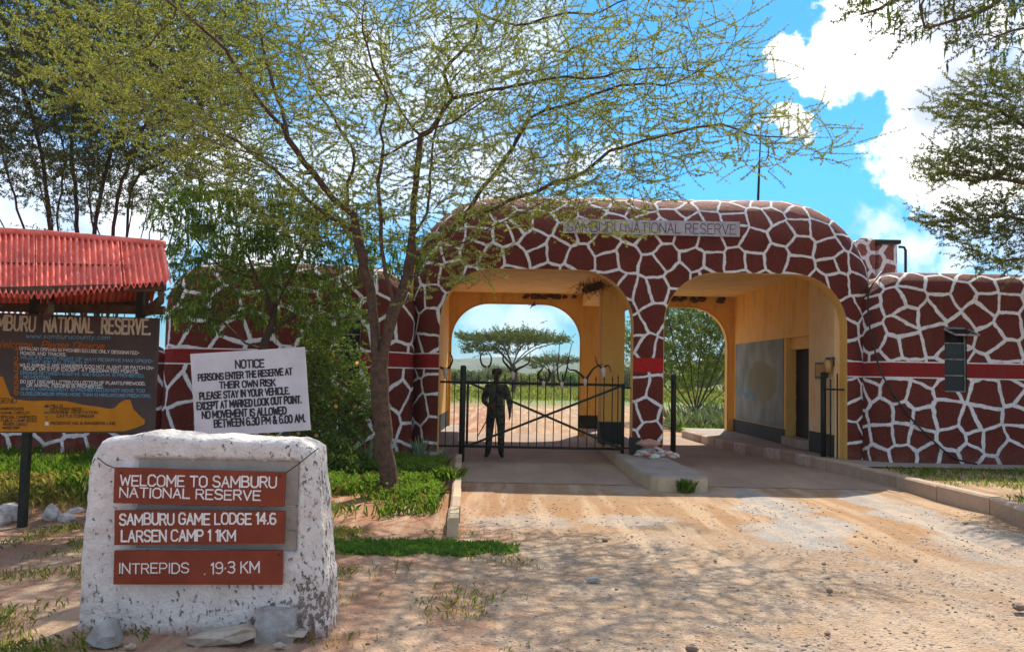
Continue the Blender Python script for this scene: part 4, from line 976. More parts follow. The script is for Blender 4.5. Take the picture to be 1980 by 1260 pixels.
# ================================================================== PERSON
def person():
    f = gnd(957, 884); X0, Y0 = f.x, f.y; H = 1.77
    t = thing('person', (X0, Y0, 0), 'guard in dark camouflage uniform, cap and boots standing behind the closed gate', 'person')
    J = {'pelvis': (0,0,.95,.16,.125), 'waist': (0,0,1.10,.155,.12), 'chest': (0,0,1.32,.185,.13), 'neck0': (0,0,1.47,.075,.065), 'neck': (.0,-.01,1.535,.052,.052), 'head0': (0,-.02,1.60,.066,.074), 'head1': (0,-.015,1.67,.074,.088), 'head2': (0,0,1.735,.055,.062)}
    E = [('pelvis','waist'),('waist','chest'),('chest','neck0'),('neck0','neck'),('neck','head0'),('head0','head1'),('head1','head2')]
    for s, n_, knee, foot in ((-1,'r',(-.12,-.02,.50),(-.145,.01,.09)),(1,'l',(.115,-.03,.50),(.115,.01,.09))):
        J['hip'+n_] = (s*.10,0,.88,.105,.11); J['knee'+n_] = (*knee,.078,.08); J['calf'+n_] = (knee[0]+(foot[0]-knee[0])*.4, .012, .34, .07, .074); J['ank'+n_] = (*foot,.058,.062)
        J['heel'+n_] = (foot[0], .03, .05, .042,.04); J['toe'+n_] = (foot[0]+s*.04, -.17, .035, .036,.028)
        E += [('pelvis','hip'+n_),('hip'+n_,'knee'+n_),('knee'+n_,'calf'+n_),('calf'+n_,'ank'+n_),('ank'+n_,'heel'+n_),('ank'+n_,'toe'+n_)]
    # arms: viewer's right arm hangs a little out, viewer's left hand grips the weapon at the waist
    J['shl'] = (.19,0,1.415,.082,.08); J['ell'] = (.27,.02,1.13,.062,.062); J['wrl'] = (.285,-.05,.90,.031,.03); J['hal'] = (.285,-.06,.845,.036,.022)
    J['shr'] = (-.19,0,1.415,.082,.08); J['elr'] = (-.26,.02,1.14,.062,.062); J['wrr'] = (-.13,-.17,1.02,.031,.03); J['har'] = (-.09,-.19,1.02,.034,.026)
    E += [('chest','shl'),('shl','ell'),('ell','wrl'),('wrl','hal'),('chest','shr'),('shr','elr'),('elr','wrr'),('wrr','har')]
    # fingers
    for h, bx, dr in (('l', Vector((.285,-.065,.82)), Vector((0,-.1,-1))), ('r', Vector((-.062,-.205,1.02)), Vector((.6,.35,-.55)))):
        for k in range(4):
            o = Vector((0, (k-1.5)*.02, 0)) if h == 'l' else Vector((0, 0, (k-1.5)*.018))
            ln = (.062,.072,.068,.052)[k]; a = bx+o; b = a+dr.normalized()*ln*.55; c_ = b+(dr.normalized()+Vector((-.4 if h == 'l' else 0, .3, 0))).normalized()*ln*.5
            J[f'f{h}{k}a'] = (*a,.0095,.0095); J[f'f{h}{k}b'] = (*b,.009,.009); J[f'f{h}{k}c'] = (*c_,.0075,.0075); E += [('ha'+h, f'f{h}{k}a'), (f'f{h}{k}a', f'f{h}{k}b'), (f'f{h}{k}b', f'f{h}{k}c')]
        a = Vector(J['ha'+h][:3]) + (Vector((-.01,-.035,-.005)) if h == 'l' else Vector((.0,-.01,.035))); b = a + (Vector((-.01,-.02,-.04)) if h == 'l' else Vector((.045,0,.01)))
        J[f't{h}a'] = (*a,.011,.011); J[f't{h}b'] = (*b,.009,.009); E += [('ha'+h, f't{h}a'), (f't{h}a', f't{h}b')]
    J['nose'] = (0,-.108,1.655,.011,.014); E.append(('head1','nose'))
    keys = list(J); me = bpy.data.meshes.new('b'); me.from_pydata([J[k][:3] for k in keys], [(keys.index(a), keys.index(b)) for a, b in E], [])
    o = bpy.data.objects.new('b', me); C.objects.link(o); m = o.modifiers.new('s', 'SKIN'); sv = me.skin_vertices[0].data
    for i, k in enumerate(keys): sv[i].radius = J[k][3:5]; sv[i].use_root = (k == 'pelvis')
    m2 = o.modifiers.new('d', 'SUBSURF'); m2.levels = 2; m2.render_levels = 2
    dg = bpy.context.evaluated_depsgraph_get(); me2 = bpy.data.meshes.new_from_object(o.evaluated_get(dg)); bpy.data.objects.remove(o)
    g = G('dark_camouflage'); n = g.noise(9, 3, .5); c = g.mix(g.mr(n, .48, .5), (.075, .085, .05), (.03, .036, .028)); c = g.mix(g.mr(g.noise(13, 3), .56, .58), c, (.11, .09, .055)); g.col(c); g.bump(g.noise(18, 4), .5, .02)
    skin = simple('dark_skin', (.13, .062, .038), (.10, .045, .028), rough=.5, bump=.05); boot = simple('black_boots', (.008, .008, .008), rough=.4, bump=.1)
    me2.materials.clear(); me2.materials.append(g.m); me2.materials.append(skin); me2.materials.append(boot)
    for p in me2.polygons:
        c = p.center; p.use_smooth = True
        hand = (c.z < .885 and c.x > .235 and c.z > .7) or (c.y < -.17 and .93 < c.z < 1.1 and c.x > -.125)
        p.material_index = 1 if (c.z > 1.515 or hand) else 2 if c.z < .25 else 0
    me2.name = 'body'; b = link('body', me2, t)
    cap = MB(); c = Vector((X0, Y0, 0))
    cap.tube([c+Vector((0,-.005,1.675)), c+Vector((0,0,1.70)), c+Vector((.01,0,1.755)), c+Vector((.015,0,1.79)), c+Vector((.01,0,1.80))], [.092,.098,.102,.08,.02], 16); cap.build('cap', g.m, t, True)
    br = MB(); br.add([c+Vector((-.075,-.075,1.69)), c+Vector((-.05,-.145,1.675)), c+Vector((0,-.165,1.672)), c+Vector((.05,-.145,1.675)), c+Vector((.075,-.075,1.69)), c+Vector((0,-.07,1.705))], [(0,1,2,3,4,5)]); br.build('cap_peak', g.m, t)
    bl = MB(); ring = [c+Vector((math.cos(a)*.150, math.sin(a)*.118, 1.035)) for a in np.linspace(0, 2*math.pi, 17)]; bl.tube(ring, .022, 6, False); bl.build('belt', boot, t, True)
    for s in (-1, 1):
        e = MB(); e.rock(c+Vector((s*.028, -.098, 1.672)), (.009, .006, .006), 1, 1); e.build('eye', M['bone'], t, True)
        e = MB(); e.rock(c+Vector((s*.078, -.01, 1.66)), (.012, .022, .032), 2, 1); e.build('ear', skin, t, True)
    e = MB(); e.rock(c+Vector((0, -.092, 1.607)), (.024, .008, .006), 1, 1); e.build('mouth', M['horn'], t, True)
    for s, x in ((-1, -.13), (1, .125)):
        e = MB(); e.bbox(c+Vector((x-.05, -.13, .62)), c+Vector((x+.05, -.055, .76)), .01); 
    pk = MB()
    for x in (-.085, .085): pk.bbox(c+Vector((x-.045, -.125, 1.25)), c+Vector((x+.045, -.095, 1.36)), .008)
    pk.build('chest_pockets', g.m, t)
    # slung weapon
    r = thing('slung_rifle', c+Vector((-.2, -.2, 1.0)), 'dark rifle held muzzle down across the guard behind the gate', 'rifle')
    a = c+Vector((.05, -.20, 1.16)); q = c+Vector((-.36, -.16, .42)); d = (q-a).normalized()
    MB().beam(a, a+d*.24, .035, .09).build('stock', M['wood'], r); MB().beam(a+d*.22, a+d*.46, .04, .06).build('receiver', M['iron'], r)
    MB().tube([a+d*.44, q], [.012, .010], 8).build('barrel', M['iron'], r, True); mg = a+d*.36; MB().beam(mg, mg+Vector((.06, -.02, -.15)), .022, .05).build('magazine', M['iron'], r)
    return t
person()

# ================================================================== NOTICE SHELTER (left)
KY = 9.35
kb = thing('notice_shelter', (-5, KY, 0), 'dark painted rules board under a red corrugated iron roof at the left', 'notice board')
for xp, yb in ((79, 1005), (301, 1000), (-140, 1005)):
    b = gnd(xp, yb); MB().beam((b.x, KY+.10, -.1), (b.x+.02, KY+.10, 2.55), .075, .075).build('post', M['iron'], kb)
bd = slab_px([(-190,598),(307,615),(297,837),(-190,836)], KY, .04, 'rules_board', M['board_dark'], kb)
# corrugated sheets: gable roof made of separate sheets
def roofpt(u, v, back=False):
    """u 0..1 left to right, v 0 eave .. 1 ridge"""
    eL = at(-330, 585, 7.95); eM = at(95, 573, 7.95); eR = at(332, 547, 7.95); rL = at(-330, 430, 9.4); rM = at(95, 455, 9.4); rR = at(318, 475, 9.4)
    eL.z = eM.z - .02
    k = .66
    e = eL.lerp(eM, u/k) if u < k else eM.lerp(eR, (u-k)/(1-k)); r = rL.lerp(rM, u/k) if u < k else rM.lerp(rR, (u-k)/(1-k))
    if back: e = Vector((2*r.x-e.x, 2*9.35-e.y, e.z+.02))
    return e.lerp(r, v)
us = [0, .12, .245, .37, .495, .62, .742, .87, 1.0]
for back in (False, True):
    for i in range(len(us)-1):
        a, b = us[i], us[i+1] + (.006 if i < len(us)-2 else 0); nU = 84; nV = 7; mb = MB(); ridges = 7.0; jv = random.uniform(-.02, .02); lift = .004*(i % 2)
        for j in range(nV):
            v = j/(nV-1)*(1-0*jv) + (jv*.5 if j == 0 else 0)
            for q in range(nU+1):
                u = a + (b-a)*q/nU; p = roofpt(u, v, back); z = .023*math.cos(2*math.pi*(u-a)/(us[1])*ridges) + lift + .01*noise.noise(Vector((u*9, v*3, i)))
                mb.v.append((p.x, p.y, p.z+z))
        for j in range(nV-1):
            for q in range(nU): k0 = j*(nU+1)+q; mb.f.append((k0, k0+1, k0+nU+2, k0+nU+1))
        sh = mb.build('roof_sheet', M['redroof'], kb, True)
rg = MB(); rg.tube([roofpt(u, 1)+Vector((0,0,.01)) for u in np.linspace(0, 1, 12)], .045, 8); rg.build('ridge_cap', M['redroof'], kb, True)
for v, off, w_ in ((.06, -.06, .07), (.55, -.06, .06), (.06, -.06, .07)):
    pass
for back in (False, True):
    for v in (.08, .5, .9):
        a = roofpt(.02, v, back); b = roofpt(.985, v, back); MB().beam(a-Vector((0,0,.065)), b-Vector((0,0,.065)), .05, .07).build('purlin', M['wood'], kb)
for u in (.1, .40, .668, .975):
    for back in (False, True):
        a = roofpt(u, .02, back); b = roofpt(u, 1, back); MB().beam(a-Vector((0,0,.13)), b-Vector((0,0,.13)), .045, .08).build('rafter', M['wood'], kb)
    a = roofpt(u, .05); b = roofpt(u, .05, True); MB().beam(a-Vector((0,0,.16)), b-Vector((0,0,.16)), .045, .07).build('tie_beam', M['wood'], kb)
a = at(-190, 590, KY+.1); b = at(318, 600, KY+.1); MB().beam(a, b, .06, .09).build('head_rail', M['wood'], kb)
# orange map shape at the bottom of the board
op = [(-190,834),(-190,742),(-40,738),(0,727),(6,728),(12,745),(20,765),(34,772),(60,775),(90,774),(130,775),(160,782),(190,786),(212,790),(222,788),(232,778),(243,772),(252,773),(258,790),(270,803),(281,812),(279,820),(262,827),(240,833),(150,834)]
mb = MB(); pts = [at(x, y_, KY)-Vector((0, .002, 0)) for x, y_ in op]; mb.poly(pts); mb.build('map_shape', M['orange_patch'], bd)
nrm = (0, -1, 0)
T1 = Txt(nrm); T1.px('SAMBURU', (-34,635), (67,640), 27, KY, w=.155, sp=1.6); T1.px('NATIONAL', (86,640.5), (179,642.5), 27, KY, w=.155, sp=1.6); T1.px('RESERVE.', (197,643.5), (290,646), 28, KY, w=.155, sp=1.6)
T1.build(M['letter_cream'], bd, 'heading')
Txt(nrm).px('www.samburucounty.com', (50,653), (212,656), 8, KY, w=.14, slant=.2).build(M['letter_blue'], bd)
T2 = Txt(nrm); T2.px('Welcome,', (-10,671), (66,672.5), 13, KY, w=.16, slant=.25); T2.px('Please', (80,673), (131,674), 14, KY, w=.16, slant=.25); T2.px('Observe', (142,674), (200,675), 13, KY, w=.16, slant=.25)
for i, y_ in enumerate((686, 702, 717, 733, 748, 762)): T2.px(str(i+1), (28,y_), (35,y_+.2), 12, KY, w=.2)
T2.build(M['letter_orange'], bd)
W = Txt(nrm); B = Txt(nrm)
rows = [(W,'OFFROAD DRIVING IS PROHIBITED.USE ONLY DESIGNATED-',38,675,270,684),(W,'ROADS AND TRACKS.',40,684,128,687),(B,'WILDLIFE HAVE RIGHT OF WAY! RESERVE MAX SPEED-',40,692,297,700),(B,'LIMIT 40K.P.H. STRICTLY.',56,700.5,170,703.5),
        (W,'WILD ANIMALS ARE DANGEROUS,DO NOT ALIGHT OR PATCH ON-',39,707,298,713),(W,'ROOF, OR STOP EXCEPT AT DESIGNATED POINTS.',46,714,268,720),(B,'DRIVING BETWEEN 6:30P.M. AND 6:00A.M. IS PROHIBITED.',40,722,279,728),(B,'NO HOOTING.',46,730,98,731.5),
        (W,'DO NOT DISCARD LITTER,COLLECTION OF PLANTS,FIREWOOD,',40,739,281,743),(W,'OR ANIMAL FEEDING IS PROHIBITED.',52,746,200,749),(B,'ANIMAL HARASSMENT IS PROHIBITED,DO NOT MOVE TOO',40,753,280,757),(B,'CLOSE,CROWD,OR SPEND MORE THAN 10 MINS,AROUND PREDATORS.',40,762,292,767)]
for t_, s, x0, y0, x1, y1 in rows: t_.px(s, (x0,y0+1), (x1,y1+1), 5.6, KY, w=.19)
W.build(M['letter_white'], bd); B.build(M['letter_blue'], bd)
K = Txt(nrm, .0045); K.px('LEGEND', (-18,778), (32,779), 9, KY, w=.13)
for s, x0, y_, x1 in (('MAIN ROADS',2,792,46),('GAME CIRCUIT',2,800,58),('SPECIAL CAMPSITES',2,808,71),('PUBLIC CAMP SITES',2,815,71),('RIVER UASO',7,822,52),('AIRSTRIP',5,829,38),('HILLS',98,786,121),('DRY RIVER BEDS',98,792.5,158),('RIVERINE VEGETATION',98,799,189),('CATTLE CORRIDOR',110,806.5,182),('RESERVE HQ & RANGERS LINE',99,820,224)):
    K.px(s, (x0,y_), (x1,y_+.4), 4.8, KY, w=.2)
K.build(M['letter_black'], bd)
for nm, pts, mt in (('legend_mark', [(86,783),(94,782),(95,787),(87,788)], 'letter_grey'), ('legend_mark', [(85,796),(96,795),(96,800),(85,799)], 'agave'), ('legend_mark', [(88,804),(92,803),(92,812),(89,812)], 'letter_orange'), ('legend_mark', [(88,815),(94,815),(95,822),(87,822)], 'letter_white')):
    mb = MB(); mb.poly([at(x, y_, KY)-Vector((0, .0045, 0)) for x, y_ in pts]); mb.build(nm, M[mt], bd)

# ================================================================== WHITE NOTICE
NY = 7.5
ns = thing('notice_sign', (at(480,700,NY).x, NY, 0), 'tilted white board lettered NOTICE in black standing behind the whitewashed monument', 'sign')
sb = slab_px([(367.7,684),(588.8,670.5),(600,831),(378,845)], NY, .02, 'sign_board', M['whiteboard'], ns)
for xp in (420, 560): a = at(xp, 760, NY+.05); MB().beam((a.x, NY+.05, -.1), (a.x-.02, NY+.05, a.z+.2), .05, .05).build('post', M['iron'], ns)
T = Txt(nrm)
for s, x0, y0, x1, y1, h in (('NOTICE',456,711.6,510.6,709,14.5),('PERSONS ENTER THE RESERVE AT',384,736,565,723.5,12),('THEIR OWN RISK',425,750.5,532.5,745,12),('PLEASE STAY IN YOUR VEHICLE.',387,771.6,560,761,12.5),
                             ('EXCEPT AT MARKED LOOK OUT POINT.',381.6,791.5,583,778,13),('NO MOVEMENT IS ALLOWED',391.5,808.5,553.5,799.5,13),('BETWEEN 6.30 PM & 6.00 AM.',415,825.5,590,814.5,14)):
    T.px(s, (x0,y0), (x1,y1), h, NY, w=.23 if h < 14 else .20, jit=.03)
T.build(M['letter_black'], sb)

# ================================================================== WELCOME MONUMENT
MY = 5.78; DEP = .42
mon = thing('welcome_monument', (at(400,1000,MY).x, MY, 0), 'thick whitewashed masonry slab in the foreground carrying three rust brown direction boards', 'monument')
_mo = [(144,1232),(147,1180),(151,1134),(153,1075),(158,1015),(163,960),(168,911),(177,885),(184,868),(192,852),(210,848),(240,844),(270,840),(291,836),(330,841),(374,844),(430,846),(479,849),(540,851),(584,854),(612,861),(626,870),(630,890),(631,920),(635,960),(637,1005),(641,1047),(644,1085),(648,1117),(651,1165),(654,1212)]
mo = [(x-(0 if x < 560 else min(20, (x-560)*.4)), y_) for x, y_ in _mo]
def polydist(p, poly):
    d = 1e9
    for a, b in zip(poly, poly[1:]+poly[:1]):
        ab = b-a; t = max(0, min(1, (p-a).dot(ab)/max(ab.dot(ab), 1e-9))); d = min(d, (p-(a+ab*t)).length)
    return d
O2 = [at(x, y_, MY) for x, y_ in mo]; O2 = [Vector((v.x, v.z)) for v in O2]; O2[0].y = -.06; O2[-1].y = -.06
# front/back relief grids in polar-ish layout: rows between left and right outline
def monument_body():
    NUx, NV = 110, 90; zmin = -.06; zmax = 1.29
    L_ = [p for p in O2]
    def grid(y0, sgn, recess):
        bm = bmesh.new()
        return bm
    # voxel-free approach: constrained fill of dense outline, then displaced
    from mathutils.geometry import delaunay_2d_cdt
    dense = []
    for a, b in zip(O2, O2[1:]+O2[:1]):
        n = max(1, int((b-a).length/.02))
        for k in range(n):
            p = a.lerp(b, k/n); nn = Vector((b.y-a.y, -(b.x-a.x))).normalized()
            q = noise.noise(Vector((p.x*7, p.y*7, 0)))*.010 + noise.noise(Vector((p.x*21, p.y*21, 5)))*.006
            dense.append(p + nn*q if p.y > .0 else p)
    ra = at(261, 883, MY); rb = at(574, 1070, MY); rec = [Vector((ra.x, ra.z)), Vector((rb.x, ra.z)), Vector((rb.x, rb.z)), Vector((ra.x, rb.z))]
    pts = list(dense); st = .017; nb_ = len(dense); xs_ = np.arange(-3.0, -1.0, st)
    for zz in np.arange(-.05, 1.31, st):
        for x in xs_:
            p = Vector((x+random.uniform(-.004, .004), zz+random.uniform(-.004, .004)))
            if inside(p, dense) and polydist(p, O2) > .012: pts.append(p)
    r = delaunay_2d_cdt(pts, [(i, (i+1) % nb_) for i in range(nb_)], [], 1, 1e-6)
    vs, fs = r[0], r[2]
    def relief(p, face):
        d = polydist(p, dense); edge = -.04*max(0, 1-d/.04)**2
        q = .010*noise.noise(Vector((p.x*4, p.y*4, face*9))) + .007*noise.noise(Vector((p.x*13, p.y*13, face))) + .004*noise.noise(Vector((p.x*34, p.y*34, face)))
        if face == 0:
            j = .012*noise.noise(Vector((p.x*9, p.y*9, 7)))
            w = min(p.x-rec[0].x, rec[1].x-p.x+j, rec[0].y-p.y+j, p.y-rec[2].y)
            if w > 0: q = q*.35 - .045*min(1, w/.008)
        return edge + q
    F_ = [(v.x, MY - relief(v, 0), v.y) for v in vs]; Bk = [(v.x, MY+DEP + relief(v, 1), v.y) for v in vs]
    mb = MB(); nF = len(F_); mb.add(F_+Bk, [tuple(f) for f in fs] + [tuple(nF+i for i in reversed(f)) for f in fs])
    # side skin between the two faces
    idx = []
    for i in range(nb_):
        q = dense[i]; idx.append(min(range(len(vs)), key=lambda k: (vs[k]-q).length_squared))
    S = 7; ring = [[i for i in idx]]
    for s in range(1, S):
        row = []
        for i in idx:
            a = Vector(F_[i]); b = Vector(Bk[i]); p = a.lerp(b, s/S); u = vs[i]
            row.append(len(mb.v)); q = .012*noise.noise(Vector((p.x*6, p.y*9, p.z*6))) + .006*noise.noise(Vector((p.x*20, p.y*20, p.z*20)))
            c = Vector((-2.0, .5)); dr = (u-c).normalized(); mb.v.append((p.x+dr.x*(q+.002), p.y, p.z+dr.y*(q+.002)))
        ring.append(row)
    ring.append([nF+i for i in idx])
    for A, B_ in zip(ring, ring[1:]):
        for i in range(nb_): mb.f.append((A[i], A[(i+1) % nb_], B_[(i+1) % nb_], B_[i]))
    o = mb.build('masonry_body', M['whitewash'], mon, True)
    bm = bmesh.new(); bm.from_mesh(o.data); bmesh.ops.recalc_face_normals(bm, faces=bm.faces); bm.to_mesh(o.data); bm.free()
    # grey mortar lining of the recess as blocks with joints
    zs_ = [rec[0].y-.02, at(400,993,MY).z, at(400,1024,MY).z, rec[2].y+.006]
    for k in range(3):
        if k == 2: continue
    xj = at(560, 950, MY).x
    for (x0, x1, z1, z0) in ((ra.x+.012, rb.x-.012, ra.z-.012, at(400,975,MY).z), (ra.x+.012, rb.x-.012, at(400,978,MY).z, at(400,1023,MY).z), (ra.x+.012, rb.x-.012, at(400,1025,MY).z, rb.z+.012)):
        MB().bbox((x0, MY+.034, z0), (x1, MY+.09, z1), .004).build('block', M['mortar'], mon)
monument_body()
def dboard(c, lines, lab):
    b = slab_px(c, MY-.055, .022, 'direction_board', M['brownboard'], mon); t = Txt(nrm, .0015)
    for s, x0, y0, x1, y1, h, w_ in lines: t.px(s, (x0,y0), (x1,y1), h, MY-.055, w=w_, jit=.035)
    t.build(M['letter_white'], b); b['label'] = lab
dboard([(221.5,903),(552.5,912.5),(549,979),(219,972)], [('WELCOME TO SAMBURU',233,937.5,534,942,19.5,.155),('NATIONAL RESERVE',232,959.5,503,966.5,17.5,.16)], 'top brown board reading WELCOME TO SAMBURU NATIONAL RESERVE')
dboard([(221.5,986),(551,988),(549,1050.5),(221,1053)], [('SAMBURU GAME LODGE 14.6',232,1013.5,533,1011.5,20,.17),('LARSEN CAMP 1 1KM',235.5,1046,455,1044,20,.17)], 'middle brown board listing the game lodge and camp distances')
dboard([(221,1064),(547,1064),(545.5,1130),(219,1129)], [('INTREPIDS',231,1107.5,364.6,1106.5,18.5,.125),('.',396,1110,397,1108,14,.16),('19*3 KM',409,1107.5,501,1106.5,20,.13)], 'bottom brown board reading INTREPIDS 19.3 KM')
for pl in ([(188,884),(206,898),(224,905)], [(616,866),(600,878),(578,896),(552,914)]):
    MB().tube([at(x, y_, MY-.035) for x, y_ in pl], .0035, 5).build('wire', M['iron'], mon, True)
for px_ in ((233,914),(541,920),(233,1110),(540,1072)): p = at(*px_, MY-.06); MB().tube([p, p-Vector((0,.006,0))], .006, 8).build('nail', M['iron'], mon, True)
# stones at its foot
def stone(px, py, r, mat, label, seed, Y=None, rot=0, z=None, grp=None, sub=3, rough=.25):
    p = gnd(px, py); 
    if Y: p = at(px, py, Y)
    zz = z if z is not None else r[2]*.45
    m = MB().rock((0, 0, 0), r, seed, sub, rough); o = m.build('stone', mat, None, False); o.location = (p.x, p.y, zz); o.rotation_euler = (0, 0, rot)
    return tag(o, label, 'stone', grp)
def block(px, py, w_, h_, d_, mat, label, tilt=0, seed=0):
    p = gnd(px, py); bm = bmesh.new(); bmesh.ops.create_cube(bm, size=1); bmesh.ops.subdivide_edges(bm, edges=bm.edges[:], cuts=5, use_grid_fill=True)
    for v in bm.verts:
        c = v.co; q = noise.noise(c*2.5+Vector((seed, 0, 0)))*.10 + noise.noise(c*7+Vector((seed, 3, 0)))*.04; l = c.length
        v.co = Vector((c.x*w_, c.y*d_, (c.z+.5)*h_)) * (1+q) if l > 0 else c
        if l > .72: v.co.x *= .95; v.co.y *= .95
    mb = MB(); mb.bm(bm); o = mb.build('stone', mat, None, False); o.location = (p.x, p.y+d_/2-.17, -.02); o.rotation_euler = (0, tilt, .1); return tag(o, label, 'stone')
def wedge(px, py, pts, th, mat, label):
    p0 = gnd(px, py); mb = MB(); P = [at(x, y_, p0.y) for x, y_ in pts]; n = len(P); c = sum(P, Vector())/n
    fr = [Vector((v.x, v.y-.015*math.sin(i*2.1), max(v.z, -.03))) for i, v in enumerate(P)]; bk = [c.lerp(v, .8)+Vector((0, th, 0)) for v in fr]; mid = [v+Vector((0, .03, 0)) + (v-c)*.03 for v in fr]; ft = c + Vector((0, -.02, 0))
    mb.add(fr+mid+bk+[ft], [(3*n, (i+1) % n, i) for i in range(n)] + [(i, (i+1) % n, n+(i+1) % n, n+i) for i in range(n)] + [(n+i, n+(i+1) % n, 2*n+(i+1) % n, 2*n+i) for i in range(n)] + [tuple(range(2*n, 3*n))])
    return tag(mb.build('stone', mat), label, 'stone')
wedge(195, 1252, [(165,1237),(181,1213),(201,1199),(216,1202),(223,1228),(225,1250),(203,1254),(182,1248)], .13, M['greystone'], 'pale grey wedge shaped stone at the left foot of the monument')
block(541, 1222, .245, .20, .16, M['greystone'], 'squared grey stone block leaning on the right foot of the monument', 0, 4)
wedge(425, 1246, [(356,1240),(366,1232),(400,1224),(440,1219),(476,1213),(488,1221),(491,1232),(462,1242),(420,1248),(380,1250)], .16, M['tanstone'], 'long flat tan slab lying in front of the monument')
wedge(560, 1236, [(531,1231),(545,1222),(575,1219),(592,1223),(588,1230),(560,1237),(540,1237)], .1, M['tanstone'], 'small flat tan stone below the squared grey block')
stone(252, 1252, (.035,.03,.018), M['tanstone'], 'small rounded tan stone right of the grey wedge stone', 3)
stone(272, 1219, (.022,.02,.014), M['whitestone'], 'tiny white pebble close under the left part of monument', 5)
stone(540, 1250, (.035,.03,.02), M['tanstone'], 'small tan stone between the flat stone and the frame bottom', 6)
stone(608, 1218, (.07,.05,.02), M['greystone'], 'flat greyish stone at the right corner of the monument', 8)
# white painted stones along the bed edge, left
for i, (px, py, r, lb) in enumerate([(22, 1003, (.17,.13,.13), 'largest white painted stone left of the board post'), (-8, 1012, (.15,.12,.09), 'low white stone cut by the left edge of the photo'), (99, 1004, (.11,.09,.11), 'white painted stone just right of the board post'),
                                    (128, 1006, (.10,.08,.06), 'smaller whitish stone beside the monument left side'), (148, 992, (.10,.08,.05), 'flat dusty stone nearest to the monument edge'), (47, 1000, (.06,.05,.04), 'small stone between the large white stone and post')]):
    stone(px, py, r, M['whitestone'], lb, 20+i, rot=i)
# countable loose rocks on the road
for i, (px, py, r, lb) in enumerate([(1147,1124,(.058,.04,.03),'pale rounded rock alone on the sandy track'), (1604,1144,(.028,.024,.024),'small dark rock in the middle of the gravel'), (1383,1085,(.018,.015,.013),'dark pebble on gravel nearer the potholes'), (1593,1091,(.02,.017,.015),'dark pebble on gravel behind the small dark rock'),
                                    (1170,1044,(.04,.03,.02),'dark stone at the end of tree shadow on the sand'), (1970,1176,(.05,.04,.03),'reddish rock near the right edge of the gravel'), (1338,1258,(.04,.03,.03),'reddish stone at the very bottom of the photo'), (1770,1084,(.02,.02,.016),'dark pebble right of the asphalt patch'), (1600,1226,(.02,.02,.015),'dark pebble in the shaded gravel foreground')]):
    stone(px, py, r, M['greystone'] if i == 0 else M['pebble'], lb, 40+i, rot=i)
# gravel
def gravel(n, xr, yr, rs, name, mat, dens):
    bm = bmesh.new(); bmesh.ops.create_icosphere(bm, subdivisions=1, radius=1); bv = np.array([v.co[:] for v in bm.verts]); bf = np.array([[v.index for v in f.verts] for f in bm.faces]); bm.free()
    P = []
    while len(P) < n:
        x = rng.uniform(*xr); y = yr[0] + (yr[1]-yr[0])*rng.random()**1.6
        if dens(x, y) > rng.random(): P.append((x, y))
    P = np.array(P); r = rs[0]*(rs[1]/rs[0])**(rng.random(n)**3.2); z = np.array([gz(x, y) for x, y in P]) + r*.15
    S = np.stack([r*rng.uniform(.7, 1.4, n), r*rng.uniform(.7, 1.4, n), r*rng.uniform(.4, .8, n)], 1)
    a = rng.uniform(0, 6.28, n); V = bv[None]*(1+rng.uniform(-.25, .25, (n, len(bv), 1)))*S[:, None]
    x = V[..., 0]*np.cos(a)[:, None]-V[..., 1]*np.sin(a)[:, None]; y = V[..., 0]*np.sin(a)[:, None]+V[..., 1]*np.cos(a)[:, None]
    V = np.stack([x+P[:, :1], y+P[:, 1:2], V[..., 2]+z[:, None]], 2).reshape(-1, 3); Fq = (np.arange(n)[:, None, None]*len(bv)+bf[None]).reshape(-1, 3)
    return tag(npmesh(name, V, Fq, mat), 'loose small stones and grit strewn over the sandy drive', 'gravel', None, 'stuff')
def gmat():
    g = G('loose_gravel'); geo = g.node('ShaderNodeNewGeometry'); r = geo.outputs['Random Per Island']
    c = g.mix(g.mr(r, 0, 1), (.27, .205, .155), (.50, .41, .32)); c = g.mix(g.mr(r, .94, .95), c, (.13, .10, .08)); g.col(c); return g.m
M['gravel'] = gmat()
gravel(17000, (-1.6, 7.5), (4.6, 12.5), (.0035, .016), 'gravel', M['gravel'], lambda x, y: max(0.05, (.55+.9*noise.noise(Vector((x*.8, y*.8, 9))))*min(1, max(.08, (x+1.4)/1.6))))

# ================================================================== VEGETATION
def T3(lst, Y0): # pixel traced limb: (px, py, depth offset)
    return [at(x, y, Y0+dy) for x, y, dy in lst]
def blades(P, h, wd, mat, name, label, lean=.5, cat='grass'):
    """P (n,3) roots, one bent quad pair per blade"""
    n = len(P); a = rng.uniform(0, 2*math.pi, n); hh = h*rng.uniform(.45, 1.25, (n, 1)) if np.isscalar(h) else (h*rng.uniform(.5, 1.2, n))[:, None]
    d = np.stack([np.cos(a), np.sin(a), 0*a], 1); s = np.stack([-np.sin(a), np.cos(a), 0*a], 1)*wd*rng.uniform(.6, 1.3, (n, 1)); up = np.array([0, 0, 1.])
    ln = lean*rng.uniform(.1, 1., (n, 1)); m = P + up*hh*.6 + d*hh*ln*.35; t = P + up*hh*(1-ln*.3) + d*hh*ln
    V = np.stack([P-s, P+s, m+s*.7, t, m-s*.7], 1).reshape(-1, 3)
    Fq = np.arange(n*5).reshape(-1, 5)
    o = npmesh(name, V, Fq, mat); return tag(o, label, cat, None, 'stuff')
def scat(n, xr, yr, dens, zf):
    out = []
    while len(out) < n:
        x = rng.uniform(*xr); y = rng.uniform(*yr)
        if dens(x, y) > rng.random(): out.append((x, y, zf(x, y)))
    return np.array(out)
def nz(x, y, s, k=0): return noise.noise(Vector((x*s, y*s, k)))
def zbed(x, y): return inbed(x, y) + .0
